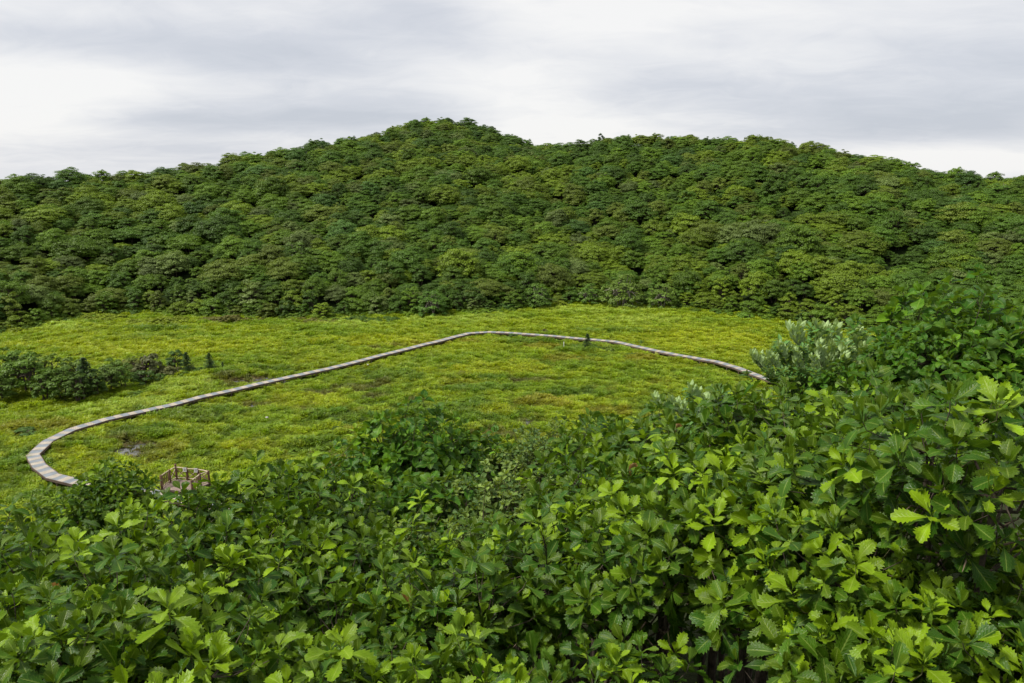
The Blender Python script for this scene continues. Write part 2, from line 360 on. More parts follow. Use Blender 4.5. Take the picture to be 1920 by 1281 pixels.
dd = np.hypot(X, Y); d0a = np.interp(np.arctan2(X, Y), eth, ed)
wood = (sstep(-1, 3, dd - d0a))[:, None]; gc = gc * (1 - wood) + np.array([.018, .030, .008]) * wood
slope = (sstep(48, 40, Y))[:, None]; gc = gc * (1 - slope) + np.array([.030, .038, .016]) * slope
nr, nt_ = len(rv), len(thv)
i = np.arange(nr - 1)[:, None] * nt_ + np.arange(nt_ - 1)[None, :]; i = i.ravel()
Q = np.stack([i, i + nt_, i + nt_ + 1, i + 1], 1)
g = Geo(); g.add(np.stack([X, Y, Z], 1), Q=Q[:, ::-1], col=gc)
tag(obj('terrain', g.mesh('terrain', [M_ground])), 'grassy marsh floor with its wooded slopes', kind='structure')
# water in the bog pools
g = Geo(); wz = -.275
for (a, b, rx, ry, k) in PATCH:
    if k != 'pond': continue
    c0 = at(a, b); ex = abs(at(a + rx * 1.7, b)[0] - c0[0]); ey = abs(at(a, b - ry * 1.7)[1] - c0[1])
    wz += .005; n = 40; an = np.arange(n) / n * 2 * np.pi; V = [(c0[0], c0[1], wz)] + [(c0[0] + ex * math.cos(q), c0[1] + ey * math.sin(q), wz) for q in an]
    g.add(V, T=[(0, 1 + j, 1 + (j + 1) % n) for j in range(n)])
tag(obj('water', g.mesh('water', [M_water])), 'small bog pools reflecting the pale sky', kind='structure')

# ------------------------------------------------------------ scatter object (one 'stuff' object made with geometry nodes)
def scatter(name, variants, mats, pts, rot, scl, pick, tint):
    g = Geo(); vid = []
    for k, (Vg) in enumerate(variants):
        n0 = g.n
        off = g.n
        for V in Vg.V: g.V.append(V)
        for q, mq in zip(Vg.Q, Vg.mq): g.Q.append(q + off); g.mq.append(mq)
        for q, mq in zip(Vg.T, Vg.mt): g.T.append(q + off); g.mt.append(mq)
        g.C += Vg.C; g.U += Vg.U; g.n += Vg.n; vid += [k] * Vg.n
    nv = g.n; N = len(pts)
    g.add(pts); vid = np.array(vid + [-1] * N, np.int32)
    me = g.mesh(name, mats)
    def put(nm, typ, key, arr, w_):
        a = me.attributes.new(nm, typ, 'POINT'); full = np.zeros((nv + N, w_)); full[nv:] = arr.reshape(N, w_)
        a.data.foreach_set(key, (full.astype(np.int32) if typ == 'INT' else full.astype(np.float32)).ravel())
    a = me.attributes.new('vid', 'INT', 'POINT'); a.data.foreach_set('value', vid)
    put('pick', 'INT', 'value', pick, 1); put('rot', 'FLOAT_VECTOR', 'vector', rot, 3); put('scl', 'FLOAT_VECTOR', 'vector', scl, 3)
    put('tint', 'FLOAT_COLOR', 'color', np.hstack([tint, np.ones((N, 1))]), 4)
    o = obj(name, me)
    ng = bpy.data.node_groups.new(name + '_nodes', 'GeometryNodeTree')
    ng.interface.new_socket('Geometry', in_out='INPUT', socket_type='NodeSocketGeometry'); ng.interface.new_socket('Geometry', in_out='OUTPUT', socket_type='NodeSocketGeometry')
    N_ = ng.nodes; L = ng.links; gi = N_.new('NodeGroupInput'); go = N_.new('NodeGroupOutput')
    def named(nm, ty): x = N_.new('GeometryNodeInputNamedAttribute'); x.data_type = ty; x.inputs[0].default_value = nm; return [q for q in x.outputs if q.enabled][0]
    vi = named('vid', 'INT')
    def selsep(k):
        cmp_ = N_.new('FunctionNodeCompare'); cmp_.data_type = 'INT'; cmp_.operation = 'EQUAL'
        ii = [q for q in cmp_.inputs if q.enabled]; L.new(vi, ii[0]); ii[1].default_value = k
        sp = N_.new('GeometryNodeSeparateGeometry'); sp.domain = 'POINT'; L.new(gi.outputs[0], sp.inputs[0]); L.new(cmp_.outputs[0], sp.inputs[1]); return sp.outputs[0]
    j = N_.new('GeometryNodeJoinGeometry')
    for k in range(len(variants)):
        ti = N_.new('GeometryNodeGeometryToInstance'); L.new(selsep(k), ti.inputs[0]); L.new(ti.outputs[0], j.inputs[0])
    ip = N_.new('GeometryNodeInstanceOnPoints'); L.new(selsep(-1), ip.inputs['Points']); L.new(j.outputs[0], ip.inputs['Instance'])
    ip.inputs['Pick Instance'].default_value = True; L.new(named('pick', 'INT'), ip.inputs['Instance Index'])
    er = N_.new('FunctionNodeEulerToRotation'); L.new(named('rot', 'FLOAT_VECTOR'), er.inputs[0]); L.new(er.outputs[0], ip.inputs['Rotation'])
    L.new(named('scl', 'FLOAT_VECTOR'), ip.inputs['Scale']); L.new(ip.outputs[0], go.inputs[0])
    md = o.modifiers.new('scatter', 'NODES'); md.node_group = ng
    return o
# ------------------------------------------------------------ grass
def tuft(seed, n=22, h=.42, sp=.30, wd=.028):
    r = np.random.default_rng(seed); g = Geo()
    V = []; Q = []; T = []; C = []
    for b in range(n):
        a = r.uniform(0, 2 * np.pi); r0 = sp * .55 * math.sqrt(r.random()); le = h * r.uniform(.6, 1.15); lean = r.uniform(.15, .95)
        p0 = np.array([r0 * math.cos(a), r0 * math.sin(a), -.06]); a2 = a + r.normal(0, .6); dr = np.array([math.cos(a2), math.sin(a2), 0])
        sd_ = np.array([-dr[1], dr[0], 0]) * wd * r.uniform(.7, 1.3)
        pm_ = p0 + dr * le * lean * .35 + np.array([0, 0, le * .75]); pt = p0 + dr * le * lean * .95 + np.array([0, 0, le * (.95 - .35 * lean)])
        k = len(V); V += [p0 - sd_, p0 + sd_, pm_ + sd_, pm_ - sd_, pt]; Q.append((k, k + 1, k + 2, k + 3)); T.append((k + 3, k + 2, k + 4))
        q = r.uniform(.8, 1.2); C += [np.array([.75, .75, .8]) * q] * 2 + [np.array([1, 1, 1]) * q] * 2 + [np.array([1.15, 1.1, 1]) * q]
    g.add(V, Q=Q, T=T, col=np.array(C)); return g
def inframe(px, py, m=60): return (px > -m) & (px < 1920 + m) & (py > 100) & (py < 1281 + m)
def marsh_points(n, dmin=46, dmax=162):
    th = rng.uniform(R(-37), R(37), n); d = np.sqrt(rng.uniform(dmin ** 2, dmax ** 2, n)); x = d * np.sin(th); y = d * np.cos(th)
    keep = (d < np.interp(th, eth, ed) + 1.0) & (y > 42); return x[keep], y[keep]
BW_PIX = [(440, 730.5), (375, 745), (300, 764), (250, 774), (185, 789), (150, 799), (125, 809), (95, 824), (75, 836), (63, 848), (59, 858), (63, 865), (75, 873), (92, 885), (110, 895), (130, 901), (152, 904),
          (200, 908), (240, 914), (283, 923), (330, 935), (400, 948), (480, 955)][::-1] + [(515, 713), (640, 685), (733, 660.6), (795, 646), (846, 632.8), (880, 624.5), (901, 622), (939, 623), (983, 626), (1052, 631), (1097, 635), (1138, 638),
          (1166, 642.5), (1190, 648.6), (1207, 652.7), (1280, 667), (1331, 675), (1376, 687), (1417, 702), (1440, 710), (1466, 718), (1500, 722), (1540, 721.5), (1590, 720), (1680, 716), (1800, 712)]
DECKZ = .52
bw = np.array([at(a, b, DECKZ) for a, b in BW_PIX])
def catmull(P, n=10):
    P = np.vstack([2 * P[0] - P[1], P, 2 * P[-1] - P[-2]]); o = []
    for i in range(1, len(P) - 2):
        for t_ in np.linspace(0, 1, n, endpoint=False):
            a, b, c, d = P[i - 1], P[i], P[i + 1], P[i + 2]
            o.append(.5 * ((2 * b) + (c - a) * t_ + (2 * a - 5 * b + 4 * c - d) * t_ ** 2 + (3 * b - a - 3 * c + d) * t_ ** 3))
    o.append(P[-2]); return np.array(o)
cur = catmull(bw, 8); seg = np.linalg.norm(np.diff(cur, axis=0), axis=1); arc = np.concatenate([[0], np.cumsum(seg)])
SS = np.arange(0, arc[-1], 1.2); S3 = np.arange(0, arc[-1] + 3.6, 3.6); c3 = np.stack([np.interp(S3, arc, cur[:, k]) for k in range(3)], 1) + rng.normal(0, 1, (len(S3), 3)) * (.05, .05, .025); bwl = np.stack([np.interp(SS, S3, c3[:, k]) for k in range(3)], 1)   # one point per panel: straight panels, slightly kinked like the real one
BWW = 1.05
def near_walk(x, y, r):
    m = np.zeros(len(x), bool)
    for p in bwl: m |= (x - p[0]) ** 2 + (y - p[1]) ** 2 < r * r
    return m
PLAT_C = at(347, 906, .4)
x, y = marsh_points(260000)
keep = ~near_walk(x, y, .8)
keep &= ((x - PLAT_C[0]) ** 2 + (y - PLAT_C[1]) ** 2 > 2.2 ** 2)
x, y = x[keep], y[keep]
pm = kindmask(x, y, 'pond'); mm = kindmask(x, y, 'mud')
keep = (rng.random(len(x)) > pm * .9) & (rng.random(len(x)) > mm * .4)
x, y, mm, pm = x[keep], y[keep], mm[keep], pm[keep]
nh = sstep(.3, .68, fbm(x / 1.1, y / 1.0, 120, 3))
tint = grasscol(x, y) * (.72 + .5 * nh + (.16 - .32 * nh) * sstep(75, 120, np.hypot(x, y)))[:, None] * rng.uniform(.9, 1.1, (len(x), 1)) * (1 + rng.normal(0, .04, (len(x), 3))) * (1.08 + .12 * sstep(85, 125, np.hypot(x, y)))[:, None]
dk = kindmask(x, y, 'dark')
dist = np.hypot(x, y)
sc = rng.uniform(.7, 1.2, len(x)) * (.55 + .8 * nh) * (1 + .35 * dk) * (1 + .3 * sstep(80, 140, dist))
rot = np.stack([rng.normal(.0, .12, len(x)), rng.normal(.12, .12, len(x)), rng.uniform(0, 6.28, len(x))], 1)
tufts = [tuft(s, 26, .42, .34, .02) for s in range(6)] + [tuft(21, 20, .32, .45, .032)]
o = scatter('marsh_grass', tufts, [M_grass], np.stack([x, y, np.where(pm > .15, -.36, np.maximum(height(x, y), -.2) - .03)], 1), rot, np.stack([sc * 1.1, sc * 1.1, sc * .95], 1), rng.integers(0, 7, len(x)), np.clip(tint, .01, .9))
tag(o, 'yellow green sedge and grass covering the whole marsh', 'grass', kind='stuff')
# ------------------------------------------------------------ crowns of the far forest
def crown(seed, Rw=3.0, Hh=4.6, n_cl=26, per=165, leaf=.20, flat=.5, base=.16, trunkcol=0, spread=1.0, open_=0.0, tone=1.0):
    """leaf clumps spread over a lobed dome; returns crown Geo and trunk Geo, base at the origin"""
    r = np.random.default_rng(seed); cr = Geo(); tr = Geo(); ends = []
    zc = Hh * (base + .18); up = Hh - zc
    for k in range(n_cl):
        f = (k + .5) / n_cl; el = math.asin(1 - 1.12 * f) if f < .9 else -.1; az = k * 2.39996 + r.normal(0, .3)
        rad = r.uniform(.62, 1.06); c = np.array([math.cos(az) * math.cos(el) * Rw * rad, math.sin(az) * math.cos(el) * Rw * rad, zc + math.sin(el) * up * rad * .92])
        if open_ and r.random() < open_: continue
        cr_ = Rw * r.uniform(.12, .34); ends.append((c, cr_))
        n = int(per * r.uniform(.7, 1.3)); d = r.normal(size=(n, 3)); d /= np.linalg.norm(d, axis=1)[:, None]; d[:, 2] = np.abs(d[:, 2]) * 1.2 - .35
        p = c + d * np.array([cr_, cr_, cr_ * flat]) * r.uniform(.5, 1.2, (n, 1))
        co_ = (c - np.array([0, 0, zc])) / np.array([Rw, Rw, up]); nrm = d * .75 + co_ * .45 + r.normal(0, .42, (n, 3)) + np.array([0, 0, .7]); nrm /= np.linalg.norm(nrm, axis=1)[:, None]
        a = np.cross(nrm, r.normal(size=(n, 3))); a /= np.linalg.norm(a, axis=1)[:, None]; b = np.cross(nrm, a)
        s1 = (leaf * r.uniform(.5, 1.55, n))[:, None]; s2 = s1 * r.uniform(.5, .8, (n, 1))
        V = np.stack([p - a * s1, p - b * s2 + nrm * s1 * .15, p + a * s1, p + b * s2 + nrm * s1 * .15], 1).reshape(-1, 3)
        q = (r.uniform(.86, 1.16, n) * r.uniform(.9, 1.1))[:, None] * np.array([1, 1, 1]) * tone
        cr.add(V, Q=np.arange(4 * n).reshape(-1, 4), col=np.repeat(q, 4, 0))
    # scaffold of trunk and limbs
    ns = r.integers(2, 5)
    tips = [(c, r_) for c, r_ in ends]; r.shuffle(tips) if False else None
    for k in range(ns):
        a = k / ns * 6.28 + r.uniform(-.4, .4); m_ = np.array([math.cos(a) * Rw * .3, math.sin(a) * Rw * .3, Hh * .45]); b0 = np.array([math.cos(a) * .15, math.sin(a) * .15, -.8])
        mid = (b0 + m_) / 2 + r.normal(0, .12, 3)
        tr.tube([b0, mid, m_], [.13, .10, .07], 5)
        for c, r_ in ends[k::ns]:
            j1 = m_ * .5 + c * .5 + r.normal(0, .18, 3); tr.tube([m_, j1, c], [.06, .04, .018] if not open_ else [.075, .055, .03], 3)
    return cr, tr
CV = [crown(s, Rw=rw * 1.06, Hh=hh, n_cl=int(nc * 2.2), per=165, flat=fl, leaf=lf * .68) for s, rw, hh, nc, fl, lf in
      [(1, 2.7, 4.6, 36, .55, .135), (2, 3.1, 4.3, 42, .45, .14), (3, 2.3, 4.9, 30, .65, .13), (4, 2.9, 5.1, 40, .5, .15), (5, 2.1, 4.2, 28, .6, .12), (6, 3.4, 4.8, 48, .38, .135)]]
EV = [crown(s, Rw=rw, Hh=hh, n_cl=nc, flat=.6, leaf=.105, base=-.1, per=200) for s, rw, hh, nc in [(21, 2.5, 4.0, 44), (22, 2.9, 3.7, 50), (23, 2.1, 4.4, 40)]]   # leafy down to the ground
TV = [crown(s, Rw=rw, Hh=hh, n_cl=nc, flat=.6, leaf=.11, base=.1, per=130) for s, rw, hh, nc in [(25, 1.8, 4.6, 34), (26, 2.1, 4.3, 38), (27, 1.5, 4.2, 28)]]    # slender thicket trees
edge_me = [(c.mesh('forest_crown', [M_fol]), t_.mesh('forest_trunk', [M_bark])) for c, t_ in EV]
thick_me = [(c.mesh('thicket_crown', [M_fol]), t_.mesh('thicket_trunk', [M_bark])) for c, t_ in TV]
PV = crown(11, 2.6, 4.4, 66, 85, .11, .5, .0, open_=.12)      # open crown with pale fan of limbs
crown_me = [c.mesh('forest_crown', [M_fol]) for c, _ in CV]; trunk_me = [t_.mesh('forest_trunk', [M_bark]) for _, t_ in CV]
pale_cr = PV[0].mesh('open_crown', [M_fol]); pale_tr = PV[1].mesh('pale_trunk', [M_pale])
PAL = [('mid green', (.110, .205, .012)), ('dark green', (.074, .155, .012)), ('yellow green', (.150, .235, .012)), ('olive green', (.130, .190, .020)), ('bluish green', (.078, .170, .028)), ('grey green', (.130, .195, .045)), ('brownish', (.13, .145, .035))]
PW = np.array([.40, .24, .14, .12, .04, .06, .001]); PW = PW / PW.sum()
# jittered positions over the hill
pts = []
step = 3.55
for yy in np.arange(60, 300, step):
    for xx in np.arange(-225, 225, step):
        a = xx + rng.uniform(-1.5, 1.5) + (step / 2 if int(yy / step) % 2 else 0); b = yy + rng.uniform(-1.5, 1.5)
        th = math.atan2(a, b); d = math.hypot(a, b)
        if abs(th) > R(40): continue
        e = np.interp(th, eth, ed)
        if d < e + 1.7 or d > np.interp(th, rth, rd) + 9: continue
        pts.append((a, b, d - e, d))
th = R(-39)
while th < R(39):
    e = float(np.interp(th, eth, ed)); d = e + rng.uniform(1.2, 2.4); pts.append((d * math.sin(th), d * math.cos(th), d - e, d)); th += rng.uniform(2.3, 4.2) / e
pts = np.array(pts); zs = height(pts[:, 0], pts[:, 1])
ppx, ppy = proj(pts[:, 0], pts[:, 1], zs + 3)
vis = inframe(ppx, ppy, 30)
score = pts[:, 3] + np.where(vis, 0, 1e4)
order = np.argsort(score); ind = order[:292]; rest = order[292:]
fr = fbm(pts[:, 0] / 18, pts[:, 1] / 18, 150, 3)
pk = rng.choice(len(PAL), len(pts), p=PW)
pk = np.where((fr > .6) & (rng.random(len(pts)) < .5), 2, pk); pk = np.where((fr < .4) & (rng.random(len(pts)) < .4), 1, pk)
basecol = np.array([c for _, c in PAL])
ttint = basecol[pk] * rng.uniform(.62, 1.06, (len(pts), 1)) * np.array([1.04, 1, .9])
tsc = rng.uniform(.55, 1.12, len(pts)) * np.where(rng.random(len(pts)) < .14, 1.3, 1); _rd = np.interp(np.arctan2(pts[:, 0], pts[:, 1]), rth, rd); tsc = tsc + (.88 - tsc) * .6 * sstep(-30, -6, pts[:, 3] - _rd); trz = rng.uniform(0, 6.28, len(pts)); tpick = rng.integers(0, 6, len(pts)); tzs = rng.uniform(.7, 1.2, len(pts))
edge_low = np.clip(.72 + (pts[:, 2]) / 14, .8, 1); tsc = tsc * edge_low
LM = [(-999, 'at the left picture edge'), (110, 'above the marsh thicket'), (220, 'above the yellow shrub patch'), (350, 'under the low left ridge'), (470, 'left of the pale forked tree'), (590, 'right of the pale forked tree'), (700, 'below the summit left shoulder'), (800, 'straight below the summit'),
      (900, 'above the boardwalk bend'), (1000, 'below the saddle'), (1090, 'by the fan branched tree'), (1230, 'right of the fan branched tree'), (1340, 'below the right hilltop'), (1460, 'at the meadow right end'), (1600, 'left of the round leaved tree'), (1720, 'behind the round leaved tree'), (1840, 'at the right picture edge')]
def landmark(px): return [n for a, n in LM if px >= a][-1]
ROW = ['front row', 'second row', 'third row', 'fourth row', 'fifth row', 'sixth row', 'back row']
for i_ in ind:
    k = int(tpick[i_]); a, b, de, d = pts[i_]
    rt = empty('forest_tree', (a, b, zs[i_]), trz[i_], (tsc[i_], tsc[i_], tsc[i_] * tzs[i_]))
    low = de < 6.2; ew = 2.8 * tsc[i_]
    szw = 'small' if tsc[i_] < .72 else ('mid sized' if tsc[i_] < .95 else 'large')
    tag(rt, '%s %s tree, %s, %s' % (szw, PAL[pk[i_]][0], ROW[min(6, int(max(0, de - 1.7) / 3.55))], landmark(ppx[i_])), 'tree', 'trees at the foot of the wooded hill')
    c = obj('crown', edge_me[k % 3][0] if low else crown_me[k], rt); c['tint'] = [float(v) for v in ttint[i_]]
    obj('trunk', edge_me[k % 3][1] if low else trunk_me[k], rt)
allv = []
for c, t_ in CV:
    q = Geo(); 
    for s_, mt_ in ((c, 0), (t_, 1)):
        off = q.n
        for V in s_.V: q.V.append(V)
        for f_ in s_.Q: q.Q.append(f_ + off); q.mq.append(np.full(len(f_), mt_))
        q.C += s_.C; q.U += s_.U; q.n += s_.n
    allv.append(q)
o = scatter('forest', allv, [M_fol, M_bark], np.stack([pts[rest, 0], pts[rest, 1], zs[rest]], 1), np.stack([np.zeros(len(rest)), np.zeros(len(rest)), trz[rest]], 1),
            np.stack([tsc[rest], tsc[rest], tsc[rest] * tzs[rest]], 1), tpick[rest], ttint[rest])
tag(o, 'dense broadleaf forest covering the hill up to its skyline', 'forest', kind='stuff')
print('trees', len(pts), len(ind), len(rest))
# pale limbed trees at the forest edge
for (px, py, s, lab, tn) in [(1165, 574, 1.6, 'large tree with a fan of pale bare limbs at the far meadow edge', (.12, .15, .035)), (808, 590, 1.15, 'rounded tree with thin pale stems at the meadow edge below the summit', (.085, .14, .025)),
                         (1010, 576, 1.15, 'pale stemmed tree where the meadow edge steps back', (.095, .14, .03)),
                         (1240, 577, 1.2, 'grey limbed leaning tree right of the fan branched tree', (.12, .16, .03)), (565, 560, 1.3, 'pale forked tree standing above the front row on the left', (.10, .14, .035)), (1102, 570, 1.0, 'small pale limbed tree left of the fan branched tree', (.10, .15, .03))]:
    p = at(px, py); z = float(height(p[0], p[1])); rt = empty('pale_limbed_tree', (p[0], p[1], z), random.uniform(0, 6), s)
    tag(rt, lab, 'tree'); c = obj('crown', pale_cr, rt); c['tint'] = [tn[0] * .95, tn[1] * 1.2, tn[2] * .6]; obj('trunk', pale_tr, rt)
# dead snag on the right of the hill
# ------------------------------------------------------------ shrubs and small trees on the marsh
SV = [crown(31, 1.0, 1.1, 16, 90, .085, .6, .1), crown(32, 1.1, .9, 18, 90, .085, .5, .1), crown(33, .9, 1.3, 16, 90, .08, .6, .15)]
shr_cr = [c.mesh('shrub_crown', [M_fol]) for c, _ in SV]; shr_tr = [t_.mesh('shrub_stems', [M_bark]) for _, t_ in SV]
def marsh_tree(px, py, s, lab, tn, name='small_tree', cat='tree', group=None, v=None, zf=1.0):
    s *= 1.28 if name == 'small_tree' else 1.3; q_ = 1.35 if name == 'small_tree' else 1.2; tn = [tn[0] * q_ * 1.04, tn[1] * q_ * 1.05, tn[2] * q_ * .6]
    p = at(px, py); z = float(height(p[0], p[1])); rt = empty(name, (p[0], p[1], z), random.uniform(0, 6), (s, s, s * zf)); tag(rt, lab, cat, group)
    if name == 'small_tree': k = random.randrange(3) if v is None else v; c = obj('crown', thick_me[k][0], rt); obj('trunk', thick_me[k][1], rt)
    else: k = random.randrange(3) if v is None else v; c = obj('foliage', shr_cr[k], rt); obj('stem', shr_tr[k], rt)
    c['tint'] = list(tn)
Gk = 'small trees of the thicket on the left of the marsh'
for a in [(-30, 742, .9, 'dark tree cut by the left picture edge in the marsh thicket', (.06, .11, .015)), (18, 728, .95, 'leafy tree at the left end of the marsh thicket, rear', (.07, .13, .015)), (55, 740, .95, 'mid green domed tree second from the left end of the marsh thicket', (.065, .12, .014)),
          (62, 715, .8, 'tree at the back of the marsh thicket behind the domed one', (.08, .13, .02)), (95, 725, .9, 'yellowish topped tree in the back of the marsh thicket', (.085, .135, .016)), (118, 748, .8, 'front tree of the marsh thicket with dark crooked stems', (.055, .10, .014)),
          (150, 752, .72, 'dark tree with a whitish stem at the front of the thicket', (.05, .09, .016)), (180, 742, .72, 'narrow dark tree left of the reddish shrub in the thicket', (.042, .08, .016)), (205, 735, .62, 'grey green tree in the right half of the marsh thicket', (.06, .10, .02)),
          (232, 728, .58, 'low round tree at the right foot of the marsh thicket', (.06, .11, .016)), (140, 722, .7, 'rear tree in the middle of the marsh thicket', (.07, .115, .016)), (5, 752, .7, 'small dark tree in front at the left end of the thicket', (.05, .09, .012)),
          (250, 704, .55, 'small pale green tree touching the reddish shrub from the left', (.10, .14, .03)), (330, 697, .66, 'dark round little tree left of the two firs', (.045, .09, .018))]:
    marsh_tree(*a, group=Gk)
for a in [(34, 722, .85, 'rear green tree between the first two domed trees of the thicket', (.075, .125, .016)), (215, 712, .6, 'rear low tree behind the right half of the thicket', (.07, .12, .018)), (85, 752, .75, 'front tree of the thicket with foliage down to the grass', (.06, .11, .015))]:
    marsh_tree(*a, group=Gk)
for a in [(278, 706, 1.6, 'reddish brown bare looking shrub between the thicket and the firs', (.085, .095, .055), 1.2), (312, 704, 1.35, 'brown tinged shrub right beside the reddish one', (.092, .098, .05), .9), (268, 718, 1.2, 'dark green shrub at the foot of the reddish shrub', (.045, .09, .016), 1), (300, 712, .7, 'small dark shrub below the brown tinged shrub', (.05, .10, .016), 1),
          (243, 690, 1.4, 'olive shrub at the back left of the reddish shrub', (.11, .13, .03), .8), (373, 700, .7, 'low green shrub below the fir pair', (.07, .13, .018), .8), (345, 705, .55, 'low leafy shrub between marsh grass and firs', (.09, .15, .02), .7),
          (255, 738, .8, 'low shrub trailing off the right end of the thicket', (.08, .14, .02), .5), (305, 733, .4, 'tiny dark shrub in the grass above the boardwalk', (.05, .10, .018), .8), (45, 808, .9, 'dark low shrub alone in the grass at far left', (.05, .10, .022), .45), (60, 812, .6, 'small low shrub just right of the lone dark one', (.05, .10, .022), .5),
          (1120, 656, .75, 'rounded shrub right of the fir beside the boardwalk', (.065, .115, .016), .7), (1140, 656, .95, 'broad yellow green shrub by the boardwalk curve', (.10, .155, .018), .7), (1080, 652, .7, 'leafy shrub left of the fir beside the boardwalk', (.06, .12, .016), .7), (1196, 654, .7, 'dark shrub overlapping the boardwalk edge', (.04, .08, .018), .8),
          (962, 634, .7, 'dark shrub in front of the boardwalk right of its far bend', (.05, .10, .02), .7), (1022, 624, .5, 'small greyish shrub behind the boardwalk', (.08, .08, .04), .9), (1050, 623, .4, 'second tiny greyish shrub behind the boardwalk', (.10, .10, .05), .8), (1203, 642, .5, 'small round shrub behind the boardwalk bend on the right', (.05, .11, .02), .6),
          (1180, 668, .6, 'dark low shrub below the boardwalk on the right', (.05, .10, .018), .6), (1400, 596, 1.4, 'low bright shrub in front of the forest edge on the right', (.085, .16, .02), .7), (1436, 598, 1.1, 'trailing low shrub along the right forest edge', (.075, .14, .018), .5),
          (395, 640, .01, None, None, 1)]:
    if a[3]: marsh_tree(a[0], a[1], a[2], a[3], a[4], 'marsh_shrub', 'shrub', zf=a[5])
# firs: whorls of drooping boughs
def fir(seed, h=2.2, r0=.95):
    r = np.random.default_rng(seed); g = Geo(); tr = Geo(); tr.tube([(0, 0, -.4), (0, 0, h * .5), (.02, 0, h)], [.05, .035, .006], 5)
    z = .15 * h
    while z < h * .99:
        f = 1 - z / h; n = 10
        for k in range(n):
            a = r.uniform(0, 6.28); L_ = r0 * (f ** .8) * r.uniform(.65, 1.15) + .05; d = np.array([math.cos(a), math.sin(a), 0]); sd_ = np.array([-d[1], d[0], 0])
            for q in range(7):
                s0 = q / 7; p = np.array([0, 0, z]) + d * L_ * s0 + np.array([0, 0, .16 * L_ * math.sin(s0 * 3.1) - .22 * L_ * s0 * s0]); wv_ = .17 * L_ * (1 - s0 * .5) + .03
                for sg in (-1, 1):
                    e = p + (sd_ * sg * .9 + d * .6) * wv_ + np.array([0, 0, r.uniform(-.05, .03)]); m_ = d * .03
                    g.add([p, p + m_ + d * wv_ * .4, e + m_, e - m_], Q=[(0, 1, 2, 3)], col=np.ones(3) * r.uniform(.75, 1.25))
        z += .065 * h * (.6 + .4 * f)
    return g.mesh('fir_boughs', [M_fol]), tr.mesh('fir_trunk', [M_bark])
FV = [fir(1), fir(2)]
for k, (px, py, s, lab) in enumerate([(1101, 652, 1.15, 'dark pointed fir standing beside the far boardwalk'), (352, 700, 1.35, 'left and wider of the two firs right of the thicket'), (394, 693, 1.15, 'right pointed fir at the end of the marsh thicket'), (165, 742, 2.3, 'dark fir top rising out of the marsh thicket'), (418, 692, .55, 'tiny fir sapling alone right of the fir pair')]):
    p = at(px, py); rt = empty('small_fir', (p[0], p[1], float(height(p[0], p[1]))), k * 1.3, s); tag(rt, lab, 'fir', 'small firs on the marsh'); c = obj('boughs', FV[k % 2][0], rt); c['tint'] = [.045, .088, .022]; obj('trunk', FV[k % 2][1], rt)
# conifer tip and snag on the skyline / hill
for px, D, ztop, lab in [(1127, 250, 246, 'dark fir tip above the saddle on the skyline')]:
    d = pixdir(px, ztop); hh = math.hypot(d[0], d[1]); x_, y_ = d[0] / hh * D, d[1] / hh * D; zt = H + d[2] / hh * D
    rt = empty('skyline_fir', (x_, y_, zt - 6.6), 0, (.95, .95, 1.35)); tag(rt, lab, 'fir'); c = obj('boughs', edge_me[2][0], rt); c['tint'] = [.045, .085, .022]; obj('trunk', edge_me[2][1], rt)
def hillpoint(px, py):
    d = pixdir(px, py)
    for t_ in np.arange(90, 300, .5):
        p = d * t_
        if float(height(p[0], p[1])) + 3.5 > H + p[2]: return p[0], p[1], float(height(p[0], p[1]))
    return None
g = Geo(); r = np.random.default_rng(5)
g.tube([(0, 0, -.5), (.1, 0, 3), (0, .1, 6.6)], [.16, .12, .03], 5)
for k in range(22):
    z = r.uniform(2.8, 6.3); a = r.uniform(0, 6.28); L_ = (7.2 - z) * .45; g.tube([(0, 0, z), (math.cos(a) * L_ * .6, math.sin(a) * L_ * .6, z + .1), (math.cos(a) * L_, math.sin(a) * L_, z + .5)], [.04, .03, .01], 3)
snag = g.mesh('snag', [M_pale])
for px, py, lab in [(1880, 362, 'bare grey dead tree near the top right of the hill'), (286, 476, 'bare pale dead branches among green crowns on the left slope')]:
    q = hillpoint(px, py)
    if q: o = obj('dead_tree', snag, None, (q[0], q[1], q[2] - 1.0)); tag(o, lab, 'dead tree')
# low shrub patches as stuff
LS = [c for c, _ in SV]
def shrub_patch(n, masks, tints, smin, smax, name, lab):
    xs, ys, tt = [], [], []
    for (px, py, rx, ry, ti, k) in masks:
        for q in range(k):
            a = random.uniform(0, 6.28); rr_ = math.sqrt(random.random()); p = at(px + rx * rr_ * math.cos(a), py + ry * rr_ * math.sin(a)); xs.append(p[0]); ys.append(p[1]); tt.append(np.array(tints[ti]) * random.uniform(.8, 1.2))
    xs = np.array(xs); ys = np.array(ys); N = len(xs); s_ = rng.uniform(smin, smax, N)
    o = scatter(name, LS, [M_fol], np.stack([xs, ys, height(xs, ys) - .05], 1), np.stack([np.zeros(N), np.zeros(N), rng.uniform(0, 6, N)], 1), np.stack([s_, s_, s_ * rng.uniform(.5, .9, N)], 1), rng.integers(0, 3, N), np.array(tt))
    tag(o, lab, 'shrubs', kind='stuff')
TT = [(.20, .26, .010), (.07, .135, .012), (.14, .14, .025), (.12, .20, .012), (.10, .17, .012)]
em = []
for j in range(len(EDGE) - 1):
    (a, b), (c, d) = EDGE[j], EDGE[j + 1]
    for f in np.arange(0, 1, 22 / max(abs(c - a), 1)):
        if -60 < a + (c - a) * f < 1700: em.append((a + (c - a) * f, b + (d - b) * f - 3, 14, 6, random.choice([1, 3, 3, 4, 0]), 6))
